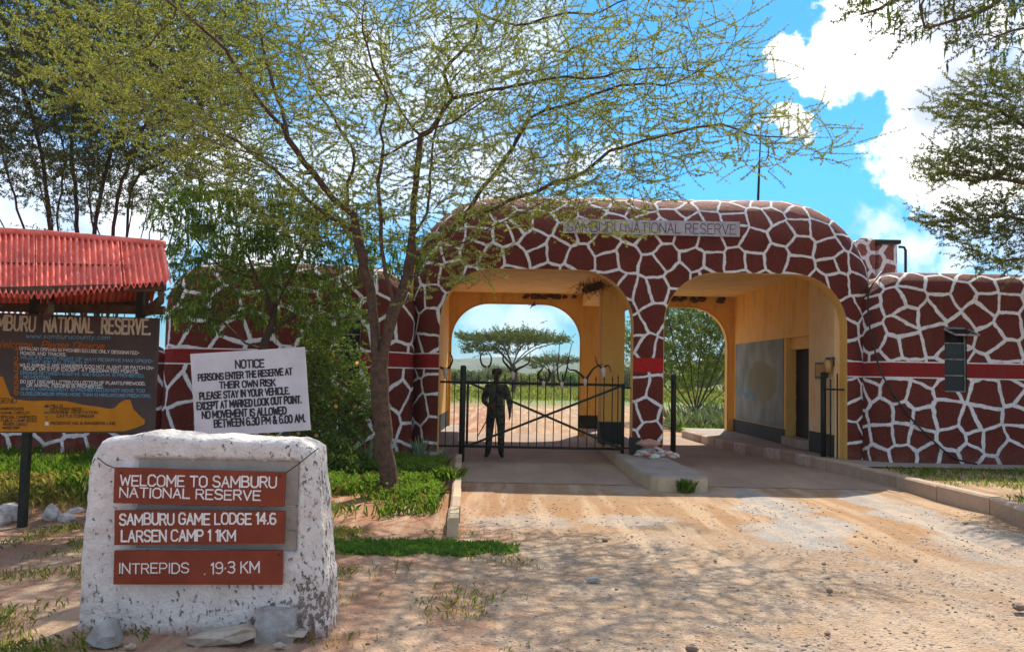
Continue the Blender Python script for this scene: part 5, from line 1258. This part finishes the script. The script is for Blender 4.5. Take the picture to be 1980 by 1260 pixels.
# green bed between monument and gate
def dbed(x, y):
    if x > kx(y)-.03: return 0
    fy = 10.15 + .7*nz(x, 0, 1.3)
    if y < fy: return 0
    tr_ = .12 if (-2.05 < x + (12-y)*.14 < -1.25 and y < 12.15) else 1
    return tr_*max(.0, min(1, .42 + 1.5*nz(x, y, 1.6)))*min(1, (y-fy)/.9+.06)*(1 if x > -3.4 else .75)
G1 = scat(17000, (-4.3, -.85), (9.7, 16.2), dbed, zbed)
blades(G1, .17, .006, M['grass'], 'bed_grass', 'lush green weeds and grass filling the bed round the acacia trunk', .8)
Gd = G1[rng.integers(0, len(G1), 3500)] + rng.normal(size=(3500, 3))*np.array([.05, .05, 0]); blades(Gd, .2, .005, M['drygrass'], 'bed_dry_grass', 'dry straw coloured stalks among the green weeds of the bed', .8)
k = rng.integers(0, len(G1), 7000); V, Fq = leaves(G1[k]+np.array([0, 0, .05])+rng.uniform(0, .14, (7000, 1))*np.array([0, 0, 1]), np.tile([0, 0, 1.], (7000, 1)), 4, .05, .012, .8)
tag(npmesh('bed_weeds', V, Fq, M['grass']), 'small leafy green weeds growing among the bed grass', 'weeds', None, 'stuff')
# left lawn under the board
def dleft(x, y):
    if x > -3.1: return 0
    fy = 10.0 + .5*nz(x, 0, .7)
    return max(0, min(1, .55+1.2*nz(x, y, .8)))*min(1, max(0, (y-fy)/.8))
G2 = scat(21000, (-11, -3.1), (9.4, 16.3), dleft, zbed)
gm_ = np.array([nz(x, y, .55, 4) + (y-12.3)*.16 for x, y, z in G2]) > 0
blades(G2[gm_], .20, .006, M['grass'], 'lawn_grass', 'green grass behind the board post along the patterned wall', .7)
blades(G2[~gm_], .17, .005, M['drygrass'], 'dry_grass', 'dry yellow grass in front of the green strip at left', .8)
# creeping green strip
def dstrip(x, y):
    c = ((x+1.12)/1.02)**2 + ((y-8.78-.05*x)/.26)**2 + 1.5*nz(x, y, 3.2)+.6*nz(x, y, 9)
    return 1 if c < .85 else (.3 if c < 1.3 else (.08 if c < 2.2 else 0))
G3 = scat(5500, (-2.3, .1), (8.2, 9.4), dstrip, lambda x, y: gz(x, y)); V, Fq = leaves(G3, np.tile([0, 0, 1.], (len(G3), 1)), 6, .055, .011, .75)
tag(npmesh('ground_creeper', V, Fq, leafmat('creeper_leaves', (.10, .20, .035), (.07, .15, .025), (.18, .27, .06), .35, 3)), 'bright green creeper strip on the sand right of the monument', 'ground cover', None, 'stuff')
# sparse tufts on the foreground soil and right verge
def dfore(x, y): return (max(0, .05 + .8*nz(x, y, 1.4, 2))**1.5)*(1 if x < -1.3 else .25 if x < .3 else 0)
G4 = scat(6000, (-6.5, .4), (4.9, 9.7), dfore, lambda x, y: gz(x, y)); blades(G4, .055, .004, M['drygrass'], 'sparse_grass', 'sparse low grass on the red soil around the monument', 1.)
G4b = scat(2600, (-6.5, .4), (4.9, 9.7), dfore, lambda x, y: gz(x, y)); blades(G4b, .05, .005, M['grass'], 'sparse_green_grass', 'sparse short green shoots on the red soil around the monument', 1.)
def kxr(y):
    for a, b in zip(kw, kw[1:]):
        if b.y <= y <= a.y: return a.x + (b.x-a.x)*(a.y-y)/(a.y-b.y+1e-9)
    return kw[-1].x
G5 = scat(9000, (6.2, 13), (9.5, 15.4), lambda x, y: 0 if x < kxr(y)+.22 else max(0, min(1, .28+1.1*nz(x, y, 1.0, 8) + (.5 if y > 14.6 else 0))), lambda x, y: KZ-.03)
gm_ = rng.random(len(G5)) < .6
blades(G5[gm_], .08, .005, M['grass'], 'verge_grass', 'short green grass on the verge in front of the right wing', .9); blades(G5[~gm_], .07, .005, M['drygrass'], 'dry_verge_grass', 'short dry grass on the verge in front of the right wing', .9)
# weed clump by the island nose and kerb
for c_, r_, n_, nm in (((2.62, 13.2, 0), .13, 130, 'small green weed growing at the foot of the island nose'), ((-.92, 12.9, .15), .2, 150, 'green weed hanging over the left kerb')):
    P = np.array(c_) + rng.normal(size=(n_, 3))*np.array([r_*.5, r_*.3, 0]); P[:, 2] = c_[2]; t = blades(P, .2, .006, M['grass'], 'weed_clump', nm, .8, 'weed'); del t['kind']
# agaves
def agave(loc, s, n, label, cat='agave', grp='spiky agaves planted beyond the right arch', name='agave_plant'):
    t = thing(name, loc, label, cat, grp); mb = MB(); base = Vector(loc)
    for k in range(n):
        a = k*2.4 + rng.uniform(-.3, .3); el = R_(rng.uniform(18, 82)); L_ = s*rng.uniform(.7, 1.1); d = Vector((math.cos(a)*math.cos(el), math.sin(a)*math.cos(el), math.sin(el))); sd_ = Vector((-math.sin(a), math.cos(a), 0)); up = sd_.cross(d); w_ = s*.045
        prv = None
        for q, (tt, ww) in enumerate(((0, .6), (.3, 1.), (.65, .75), (1., .03))):
            c = base + d*L_*tt + Vector((0, 0, -.18*L_*tt*tt)); row = [c-sd_*w_*ww, c-up*w_*ww*.5*(-1 if up.z < 0 else 1), c+sd_*w_*ww]
            b = len(mb.v); mb.v += [tuple(v) for v in row]
            if prv is not None: mb.f += [(prv, prv+1, b+1, b), (prv+1, prv+2, b+2, b+1)]
            prv = b
    mb.build('leaf_rosette', M['agave'], t); return t
agave((at(812,880,15.6).x, 15.7, .1), .62, 20, 'grey green agave in the bed just right of the acacia trunk', grp=None)
agave((at(700,880,14.5).x, 15.2, .1), .60, 18, 'grey green agave in the bed left of the acacia trunk', grp=None)
agave((at(668,870,14.5).x, 15.3, .1), .48, 14, 'small agave nearest the flowering bush', grp=None)
AW = ['leftmost', 'second', 'third', 'fourth', 'fifth', 'sixth', 'seventh']
for i, (px, Yv, s) in enumerate([(1296,29.5,.95),(1318,28.4,1.0),(1340,29.6,1.1),(1358,28.2,.95),(1380,29.3,1.15),(1402,28.4,1.05),(1424,29.2,1.1),(1330,31,1.1),(1372,31,1.2),(1400,30.6,1.1),(1300,31,1.0)]):
    agave((at(px, 800, Yv).x, Yv, 0), s*1.05, 30, ('%s agave from the left in the front row behind the right arch' % AW[i]) if i < 7 else ('%s agave from the left in the taller back row behind the right arch' % AW[[1, 2, 3, 0][i-7]]))
# flowering bush
def leafbush(name, c, r, n, m, lmat, label, cat, ll=.05, lw=.016, stems=14, grp=None, flowers=0, clump=.55):
    c = np.array(c, float); t = thing(name, (c[0], c[1], 0), label, cat, grp); r = np.array(r)
    cl = ell(c, r, max(6, int(n/220)), .35); k = rng.integers(0, len(cl), n); P = cl[k] + rng.normal(size=(n, 3))*r*clump*.38; P[:, 2] = np.maximum(P[:, 2], .03)
    V, Fq = leaves(P, unit(P-c), m, ll, lw, .75); tag(npmesh('foliage', V, Fq, lmat, t), kind='stuff')
    mb = MB()
    for k in range(stems):
        q = cl[rng.integers(0, len(cl))]; b = Vector((c[0]+rng.normal()*.12*r[0], c[1]+rng.normal()*.12*r[1], -.05)); mid = b.lerp(Vector(q), .5) + Vector(rng.normal(size=3)*.08*r[0]); mb.tube([b, mid, Vector(q)], [.012*r[2]+.004, .01*r[2]+.003, .004], 4, False)
    mb.build('stems', M['bark_far'], t)
    for k in range(flowers):
        a = rng.uniform(math.pi*.9, math.pi*2.1); q = c + r*np.array([math.cos(a)*.9, -.35-abs(math.sin(a))*1.15, rng.uniform(-.75, .6)]); mb = MB()
        for j in range(7):
            aa = j*.9; d = Vector((math.cos(aa), -.5, math.sin(aa)))*.036; s = Vector((-math.sin(aa), 0, math.cos(aa)))*.012; q_ = Vector(q); mb.add([q_, q_+d*.6+s, q_+d, q_+d*.6-s], [(0,1,2,3)])
        mb.build('flower', M['flower'], t)
    return t
leafbush('flowering_bush', (at(640,760,14.3).x, 14.3, 1.2), (.50, .42, 1.1), 4200, 3, M['bush_leaf'], 'bushy shrub with a few orange flowers against the patterned wall left of the trunk', 'bush', .055, .018, 16, None, 13, .8)
leafbush('low_bush', (at(585,850,13.6).x, 13.6, .35), (.75, .4, .35), 2600, 3, M['bush_leaf'], 'low dark bush behind the monument top right corner', 'bush', .05, .016, 8)

# ---- main acacia
AY = 12.05
tr_base = gnd(757, 958)
paths = [
 T3([(760,965,0),(757,950,0),(748,900,0),(742,850,.0),(738,800,0),(735,750,0),(733,712,0)], AY),
 # left stem
 T3([(733,712,0),(724,670,.02),(722,620,.05),(718,575,.05),(708,530,.0),(697,485,-.1),(690,450,-.1),(683,415,-.15)], AY),
 T3([(683,415,-.15),(662,398,-.2),(638,378,-.35),(612,345,-.5),(588,315,-.6),(558,268,-.8),(540,238,-1.),(518,212,-1.1),(490,180,-1.3),(455,122,-1.5),(420,78,-1.7),(385,50,-1.9),(340,15,-2.),(300,-20,-2.1)], AY),
 T3([(690,450,-.1),(655,432,.1),(612,402,.3),(575,368,.5),(530,328,.7),(482,292,.9),(430,262,1.0),(370,235,1.3),(300,205,1.5),(230,165,1.6),(150,140,1.8)], AY),
 T3([(683,415,-.15),(670,388,.0),(675,345,.2),(688,300,.3),(660,255,.6),(640,215,.8),(610,175,1.),(590,120,1.3),(575,60,1.5)], AY),
 T3([(612,345,-.5),(560,325,-1.),(500,300,-1.6),(440,290,-2.),(380,250,-2.4),(320,215,-2.6),(250,190,-2.8)], AY),
 T3([(558,268,-.8),(545,210,-.5),(520,140,-.2),(505,70,0),(490,0,.2)], AY),
 # middle stem
 T3([(733,712,0),(745,660,-.1),(752,610,-.15),(758,570,-.2),(745,530,-.3),(738,480,-.3),(737,430,-.35),(733,385,-.4),(730,350,-.5),(742,305,-.6),(735,250,-.9),(750,190,-1.2),(720,130,-1.6),(700,60,-2.)], AY),
 T3([(742,305,-.6),(775,285,-1.),(820,262,-1.3),(870,235,-1.7),(930,200,-2.),(1000,160,-2.3)], AY),
 # right stem
 T3([(733,712,0),(752,640,.05),(768,590,.1),(784,545,.1),(794,500,.15),(798,450,.15),(800,400,.2),(805,345,.2),(812,280,.3),(814,262,.3)], AY),
 T3([(814,262,.3),(792,242,.4),(770,208,.5),(752,170,.6),(742,130,.7),(735,80,.8),(728,30,1.),(726,-30,1.2)], AY),
 T3([(814,262,.3),(838,248,.2),(860,208,.1),(872,190,.1),(862,155,.1),(862,130,.1),(890,100,.2),(918,70,.2),(926,25,.3),(925,-30,.4)], AY),
 T3([(872,190,.1),(905,183,.0),(960,172,-.2),(1020,160,-.5),(1080,150,-.7),(1150,150,-1.),(1220,135,-1.2),(1290,130,-1.4)], AY),
 T3([(798,450,.15),(822,420,.3),(830,380,.4),(833,330,.5),(838,275,.7),(852,225,.9),(880,150,1.2),(960,80,1.5),(1040,20,1.8)], AY),
 # low right limbs
 T3([(794,500,.15),(822,482,.3),(850,462,.4),(880,438,.5),(905,410,.6),(918,385,.6),(935,362,.7),(955,338,.7),(985,295,.9),(1005,262,1.),(1028,215,1.2),(1034,184,1.3),(1060,150,1.5)], AY),
 T3([(880,438,.5),(930,412,.4),(985,390,.3),(1040,367,.1),(1110,342,-.1),(1150,318,-.2),(1180,293,-.3),(1250,272,-.4),(1317,255,-.5),(1370,243,-.6),(1402,240,-.6),(1440,258,-.6),(1480,266,-.6),(1540,262,-.6)], AY),
 T3([(985,295,.9),(1020,235,.6),(1052,212,.5),(1130,194,.3),(1183,171,.2),(1240,165,.1),(1299,162,0),(1350,140,0),(1400,110,-.1)], AY),
 T3([(784,545,.1),(830,520,-.2),(870,480,-.5),(930,450,-.8),(1000,415,-1.1),(1080,375,-1.5),(1170,340,-1.8),(1260,320,-2.),(1350,300,-2.2)], AY),
 T3([(926,25,.3),(1000,50,.1),(1094,24,-.2),(1147,28,-.3),(1197,4,-.5),(1280,-20,-.7)], AY),
 T3([(758,570,-.2),(800,575,-.7),(845,560,-1.1),(890,545,-1.3)], AY),
 T3([(697,485,-.1),(650,480,-.6),(590,460,-1.),(520,420,-1.4)], AY),
]
at_ = np.concatenate([
 ell((-2.5, 12, 5.7), (4.1, 2.6, 1.6), 2700), ell((.6, 12, 5.6), (3.0, 2.4, 1.35), 1250), ell((2.5, 11.8, 4.95), (1.9, 1.4, .6), 330, .1),
 ell((-1.2, 11.8, 7.0), (5.2, 2.8, .6), 200), ell(at(850,450,12.1), (.6, .5, .5), 120), ell(at(1000,330,12), (1.2, 1.2, .6), 200), ell(at(820,360,12), (1.9, 1.4, .5), 200), ell(at(735,430,12.2), (1.3, 1.2, .6), 260), ell(at(600,380,12), (1.3, 1.3, .6), 260), ell((-5.2, 11.6, 5.8), (1.5, 1.5, .9), 330), ell((-.9, 11.9, 4.0), (.8, .8, .5), 90), ell((-2.4, 12.1, 4.3), (2.2, 1.8, .75), 330), ell((.5, 12.1, 4.2), (2.0, 1.6, .7), 330),
 ell((-.6, 11.4, 3.15), (.5, .5, .5), 110), ell((-4.2, 11.5, 5.2), (2.0, 2.2, .7), 330), ell((3.6, 11.5, 4.7), (.9, .5, .35), 60)])
make_tree('acacia_tree', (tr_base.x, AY, 0), 'leaning acacia with forked brown trunk and wide feathery crown in front of the gate', 'tree',
          paths, at_, M['acacia_leaf'], M['bark'], .124, .0030, .15, 1.5, .20, .012, 2.25, .0062, 1.5, .46, .034, 9, .031, .0049, .45, .12, 0., .85, trop=(0, 0, .02))
# ---- pod tree left of it
paths = [T3([(455,840,0),(470,760,0),(500,690,.1),(520,640,.1),(530,600,.1)], 13.6), T3([(530,600,.1),(500,540,.3),(470,480,.4),(440,420,.5),(420,370,.6)], 13.6), T3([(530,600,.1),(560,540,-.2),(590,480,-.3),(600,420,-.4)], 13.6),
         T3([(500,540,.3),(440,520,.1),(390,480,-.1),(350,430,-.2)], 13.6), T3([(520,640,.1),(590,600,.2),(650,570,.3),(700,540,.3)], 13.6), T3([(500,690,.1),(440,630,-.1),(390,590,-.2),(345,560,-.2)], 13.6)]
p3 = at(500, 480, 13.6); at_ = np.concatenate([ell(p3, (1.5, 1.1, 1.1), 420), ell(at(420,420,13.6), (.9, .8, .7), 180), ell(at(600,600,13.8), (.9, .5, .45), 150), ell(at(400,600,13.5), (.7, .5, .4), 110), ell(at(735,490,13.9), (.85, .4, .5), 150), ell(at(640,430,13.8), (.8, .5, .5), 120)])
make_tree('pod_tree', (at(455,840,13.6).x, 13.6, 0), 'smaller tree with drooping dark green leaves and pods behind the white notice', 'tree', paths, at_, M['mid_leaf'], M['bark_far'], 0.07, .0035, .14, 1.2, .20, .012, 2.3, .008, 2.4, .42, .036, 4, .062, .009, .5, -.12, .35, .6, pods=2200, trop=(0, 0, .03))
# ---- multi-stemmed dark tree far left
b0 = Vector((at(190, 700, 24).x, 24, 0))
def fan(lst): return [b0 + Vector((0, 0, .3))] + T3(lst, 24)
paths = [[b0, b0+Vector((0, 0, .35))], fan([(150,560,0),(98,449,0),(89,350,-.3),(66,237,-.6),(36,146,-.9),(10,60,-1.2)]), fan([(160,560,.5),(150,456,.3),(146,380,.3),(139,285,.4),(146,182,.6),(152,70,.8),(150,-40,1.)]),
         fan([(175,560,1),(113,449,1.2),(120,370,1.4),(125,290,1.6),(100,200,2),(90,90,2.4)]), fan([(190,560,0),(182,449,0),(204,343,.2),(219,281,.4),(248,219,.5),(300,120,.6)]), fan([(215,560,-.6),(219,438,-.6),(237,347,-.8),(270,263,-1),(306,211,-1.2),(370,150,-1.4)]),
         fan([(235,560,.5),(255,365,.5),(321,310,.4),(358,259,.3),(400,180,.2)]), fan([(120,560,-.4),(50,450,-.6),(20,360,-.9),(-5,260,-1.2),(-40,150,-1.5)]), fan([(60,560,1),(5,440,1),(-30,330,1.2),(-70,230,1.4)]),
         fan([(200,560,2),(176,420,2.3),(180,300,2.6),(200,200,2.8),(210,80,3)]), fan([(230,560,-1.5),(200,470,-1.8),(170,380,-2.2),(175,280,-2.5),(190,160,-2.8)]), fan([(280,560,1),(290,450,1.),(330,380,1.2),(390,300,1.4)])]
for k in range(9):
    a = R_(rng.uniform(-38, 38)); q = rng.uniform(-1.5, 1.5); paths.append([b0+Vector((0, 0, .3)), b0+Vector((math.sin(a)*2.2, q*.3, 2.6)), b0+Vector((math.sin(a)*3.6+rng.normal()*.2, q*.8, 5.2)), b0+Vector((math.sin(a)*5+rng.normal()*.3, q, 8.2))])
at_ = np.concatenate([ell((b0.x-.3, 24, 10.7), (4.8, 3.0, 2.0), 2600), ell((b0.x, 24, 7.2), (3.8, 2.2, 1.6), 900), ell((b0.x-1.8, 24, 9.2), (3.0, 2.6, 1.7), 900), ell((b0.x+1.8, 24, 9.4), (2.4, 2.2, 1.4), 700), ell((b0.x, 24, 8.), (3.8, 2.5, 1.5), 330)])
make_tree('multi_stem_tree', b0, 'tall dark multi-stemmed tree rising behind the red roof at the far left', 'tree', paths, at_, M['shade_leaf'], M['bark_red'], .20, .006, .26, 2.2, .36, .03, 2.15, .012, 3.0, .75, .075, 4, .085, .014, .6, .25)
# ---- right tree, trunk outside the frame
ry = 14.5
rb_ = Vector((10.6, ry, 0))
def rt(l): return [rb_ + Vector((0, 0, 2.6))] + T3(l, ry)
paths = [[rb_, rb_+Vector((-.1, 0, 1.3)), rb_+Vector((0, 0, 2.6))], rt([(2100,420,0),(1980,356,-.2),(1893,343,-.4),(1830,335,-.5)]), rt([(2150,330,.4),(2040,290,.4),(1980,244,.4),(1914,206,.3),(1854,189,.2)]), rt([(2120,480,-.3),(2030,440,-.4),(1950,420,-.5),(1880,425,-.6)]),
         rt([(2150,520,.4),(2040,505,.3),(1960,500,.2),(1900,510,.1)]), rt([(2180,250,1),(2080,190,1),(2000,150,1),(1930,140,1)]), rt([(2250,250,-1),(2250,100,-1),(2200,0,-1)])]
at_ = np.concatenate([ell(at(1925,320,ry), (1.3, 1.1, .34), 620), ell(at(1940,200,ry+.3), (1.15, 1.0, .55), 420), ell(at(1940,430,ry-.4), (1.35, .9, .36), 460), ell(at(1960,505,ry+.1), (.9, .6, .22), 220), ell((10.3, ry, 5.6), (2.0, 2, 1.6), 500)])
make_tree('right_acacia', rb_, 'acacia at the right edge whose layered branches reach over the right wing', 'tree', paths, at_, M['dark_leaf'], M['bark'], .14, .0035, .15, 1.3, .19, .014, 2.3, .009, 2.3, .40, .040, 6, .046, .0085, .4, .12)
# ---- nearer tree overhanging the top right corner
oy = 8.2; ob = Vector((7.2, 8.2, 0))
def ot(l): return [ob + Vector((0, 0, 3.4))] + T3(l, oy)
paths = [[ob, ob+Vector((-.1, .1, 1.8)), ob+Vector((0, 0, 3.4))], ot([(2200,-120,0),(2050,-60,0),(1960,-15,0),(1900,20,0),(1850,38,0),(1800,50,-.1),(1760,62,-.1)]), ot([(2150,-200,.3),(1980,-140,.3),(1850,-80,.3),(1760,-20,.3),(1700,18,.3),(1640,34,.3)]), ot([(2150,-20,-.2),(2020,40,-.2),(1960,60,-.2),(1900,80,-.2)])]
at_ = np.concatenate([ell(at(1870,40,oy), (.62, .5, .17), 300), ell(at(1930,75,oy), (.40, .4, .18), 110), ell(at(1710,8,oy+.2), (.42, .4, .12), 120), ell((5.2, 8.2, 6.2), (2.2, 2.2, 1.0), 420), ell((3.8,7.4,7.4),(2.2,2.2,.8),260)])
make_tree('overhanging_acacia', ob, 'acacia whose pod hung branch tips hang into the top right corner of the sky', 'tree', paths, at_, M['dark_leaf'], M['bark'], .13, .003, .11, 1.1, .14, .01, 2.3, .008, 1.5, .26, .03, 5, .034, .007, .5, -.05, .2, pods=700)
# ---- umbrella acacias and bushes seen through the gate
def umb(px, Yv, wpx, ytop, ybase, label, seed, n=520, grp='flat topped acacias beyond the gate'):
    g = gnd(px, ybase); bx = at(px, 740, Yv).x; W_ = wpx/F*Yv/2; zt_ = at(px, ytop, Yv).z; b = Vector((bx, Yv, 0)); hz = zt_*.45
    ps = [[b, b+Vector((.05*W_, 0, hz*.6)), b+Vector((0, 0, hz))]]
    for k in range(8):
        a = k*math.pi/4+.3; rr_ = W_*rng.uniform(.6, .9); ps.append([b+Vector((0, 0, hz)), b+Vector((math.cos(a)*rr_*.45, math.sin(a)*rr_*.45, hz+(zt_-hz)*.5)), b+Vector((math.cos(a)*rr_, math.sin(a)*rr_, zt_*.84))])
    A_ = np.concatenate([ell((bx, Yv, zt_*.86), (W_, W_, zt_*.10), n), ell((bx+W_*.1, Yv, zt_*.94), (W_*.5, W_*.5, zt_*.07), n//3), ell((bx-W_*.4, Yv, zt_*.66), (W_*.45, W_*.5, zt_*.09), n//5)])
    return make_tree('umbrella_acacia', b, label, 'tree', ps, A_, M['far_leaf'], M['bark_far'], .2, .012, .3, 3, .42, .03, 2.2, .03, 3.4, .6, .09, 4, .13, .028, .3, .25, group=grp)
umb(990, 70, 240, 638, 763, 'larger flat topped acacia seen through the left arch above the guard', 1, 620)
umb(1066, 95, 120, 688, 752, 'smaller flat topped acacia behind and right of the larger one through the left arch', 2, 260)
# fine leafed tree behind the right arch
wy = 34; wb = Vector((at(1345,780,wy).x, wy, 0)); paths = [[wb, wb+Vector((0, 0, .3))]]
for k in range(11):
    a = R_(-62+k*12.4) + rng.normal()*.05; dd = rng.uniform(-.35, .35); Lm = rng.uniform(3.2, 4.4); paths.append([wb+Vector((0, 0, .3)), wb+Vector((math.sin(a)*Lm*.33, dd, .2+math.cos(a)*Lm*.4)), wb+Vector((math.sin(a)*Lm*.62, dd*2.4, math.cos(a)*Lm*.75+.3)), wb+Vector((math.sin(a)*Lm*.8, dd*4, math.cos(a)*Lm*1.0+.4))])
at_ = np.concatenate([ell(wb+Vector((0, 0, 3.0)), (2.9, 2.0, 2.0), 1300), ell(wb+Vector((.2, 0, 4.0)), (2.3, 1.7, 1.1), 700)])
make_tree('fine_leaved_tree', wb, 'bushy pale green multi-stemmed tree seen through the right arch', 'tree', paths, at_, M['willow_leaf'], M['bark_far'], .12, .006, .2, 2, .3, .02, 2.2, .013, 2.6, .62, .06, 5, .09, .014, .8, .25, spread=.7)
bushes = [(1010,52,1.7,.9,'dark_leaf'),(1040,50,1.9,1.0,'dark_leaf'),(1075,56,2.4,1.1,'mid_leaf'),(1100,54,1.6,.9,'mid_leaf'),(905,60,1.6,.9,'far_leaf'),(930,64,2.2,1.,'far_leaf'),(985,66,2.,1.1,'far_leaf'),(1215,55,2.2,1.6,'far_leaf'),(1300,48,2.,1.6,'willow_leaf'),(1395,46,2.6,1.9,'far_leaf'),(880,75,2.5,1.3,'mid_leaf'),(1120,80,3,1.5,'far_leaf'),(960,95,3.5,1.6,'far_leaf')]
wheres = ['dark bush right of the guard beyond the road', 'second dark bush beyond the road, behind the gate middle', 'broad green bush under the long straight horns', 'green bush nearest the rear pillar of the left arch', 'low olive bush just right of the gate post', 'wider olive bush left of the guard', 'olive bush behind the guard shoulder', 'bush seen in the gap left of the centre pillar', 'pale green bush at the left edge of the right arch view', 'dense bush at the right edge of the right arch view', 'distant green bush at the left edge of the left arch view', 'distant bush behind the horned skulls at right', 'far pale bush under the flat topped acacia']
for (px, Yv, rx, rz, mt), lb in zip(bushes, wheres):
    Yv *= 2.2; rx *= 2.1; rz *= 2.3
    leafbush('bush', (at(px, 740, Yv).x, Yv, rz*.4), (rx*.6, rx*.5, rz*.42), 1100, 3, M[mt], lb, 'bush', .32, .09, 6, 'bushes on the plain beyond the gate', 0, .7)
# grass of the plain and far scrub
Gf = scat(26000, (-16, 26), (48, 100), lambda x, y: max(0, min(1, .5+1.3*nz(x, y, .12)))*(min(1, (y-48)/9)), lambda x, y: 0.); gy = rng.random(len(Gf)) < .5
blades(Gf[gy], .45, .03, M['drygrass'], 'plain_dry_grass', 'yellow dry grass on the plain beyond the gate', .8); blades(Gf[~gy], .4, .03, M['grass'], 'plain_green_grass', 'green grass on the plain beyond the gate', .8)
Gs = scat(9000, (3, 14), (25.6, 34), lambda x, y: 0 if (x < 5.0+.1*(y-25)) else max(0, .4+nz(x, y, .7)), lambda x, y: 0.); blades(Gs, .22, .012, M['grass'], 'rear_verge_grass', 'green grass around the agaves behind the right arch', .8)
n = 260; P = np.stack([rng.uniform(-110, 190, n), rng.uniform(110, 420, n), np.zeros(n)], 1); V = []; Q = []
for k in range(n):
    r_ = rng.uniform(.8, 2.0); c = ell(P[k]+np.array([0, 0, r_*.5]), (r_*1.3, r_, r_*.6), 60); v, f = leaves(c, np.tile([0, 0, 1.], (60, 1)), 3, .9, .32, .9); V.append(v); Q.append(f+sum(len(a) for a in V[:-1]))
tag(npmesh('far_scrub', np.concatenate(V), np.concatenate(Q), M['far_leaf']), 'distant scrub dotted over the plain below the hills', 'scrub', None, 'stuff')

# ---- birds
def bird(px, py, Yv, s, a, label):
    p = at(px, py, Yv); t = thing('flying_bird', p, label, 'bird', 'birds in flight'); d = Vector((math.cos(a), .3, math.sin(a)*.3)).normalized(); sd_ = d.cross(Vector((0, 0, 1))).normalized(); sd_ = (sd_*.5+d.orthogonal()*.0+Vector((.6*math.sin(a), 0, .3))).normalized()
    MB().tube([p-d*.16*s, p-d*.08*s, p, p+d*.10*s, p+d*.17*s], [.006*s, .03*s, .045*s, .03*s, .008*s], 8).build('body', M['horn'], t, True)
    for g in (-1, 1):
        w_ = [p+d*.05*s, p+sd_*g*.2*s+d*.06*s+Vector((0,0,.07*s)), p+sd_*g*.42*s-d*.04*s+Vector((0,0,.03*s)), p+sd_*g*.2*s-d*.06*s+Vector((0,0,.05*s)), p-d*.06*s]
        mb = MB(); mb.add(w_+[v-Vector((0,0,.008*s)) for v in w_], [(0,1,2,3,4),(9,8,7,6,5)]+[(i,(i+1)%5,5+(i+1)%5,5+i)[::-1] for i in range(5)]); mb.build('wing', M['horn'], t)
    tl = [p-d*.14*s, p-d*.27*s+sd_*.035*s, p-d*.27*s-sd_*.035*s]; MB().add(tl+[v-Vector((0,0,.006*s)) for v in tl], [(0,1,2),(5,4,3),(0,3,4,1),(1,4,5,2),(2,5,3,0)]).build('tail', M['horn'], t)
bird(1031, 590, 24, .5, .1, 'dark bird gliding just below the top of the left arch'); bird(1051, 623, 30, .4, 1.2, 'small dark bird seen through the left arch right of the first'); bird(1653, 106, 40, .5, .4, 'tiny dark bird against the large white cloud')
# ---- weaver nest clump hanging at the beam in the left arch
wn_ = thing('weaver_nest', at(1145, 562, 18.2), 'untidy dark twig and straw nest hanging from the ceiling beam in left arch', 'nest')
mb = MB(); c = at(1160, 545, 18.0)
for k in range(240):
    t = rng.random(); q = c + Vector((-.32*t+rng.normal()*.12, rng.normal()*.12, -.22*t*rng.random()-.05*rng.random()-.02)); q.z = min(q.z, 3.6); d = Vector(rng.normal(size=3)).normalized()*rng.uniform(.08, .2); mb.tube([q, q+d*.5+Vector((0, 0, -.02)), q+d], .0045, 3, False)
mb.build('twigs', M['wood'], wn_); tag(wn_.children[0], kind='stuff')
mb = MB()
for k in range(5): q = c+Vector((-.07*k, rng.normal()*.05, -.06-.03*k)); mb.rock(q, (.09, .08, .07), k+90, 2)
mb.build('nest_body', M['stain'], wn_, True)
print('objects', len(bpy.data.objects), 'tris', sum(len(o.data.loops)-2*len(o.data.polygons) for o in bpy.data.objects if o.type == 'MESH'))

# ================================================================== HAZE
g = bpy.data.materials.new('haze_air'); g.use_nodes = True; t = g.node_tree; t.nodes.clear()
vo = t.nodes.new('ShaderNodeVolumePrincipled'); vo.inputs['Color'].default_value = (.80, .88, 1, 1); vo.inputs['Density'].default_value = .00032; vo.inputs['Anisotropy'].default_value = .1
oo = t.nodes.new('ShaderNodeOutputMaterial'); t.links.new(vo.outputs[0], oo.inputs['Volume'])
hz = MB().box((-2700, -70, -1.2), (2700, 3450, 45)).build('haze', g); tag(hz, 'faint even haze of the warm air over the plain', 'haze', None, 'stuff')
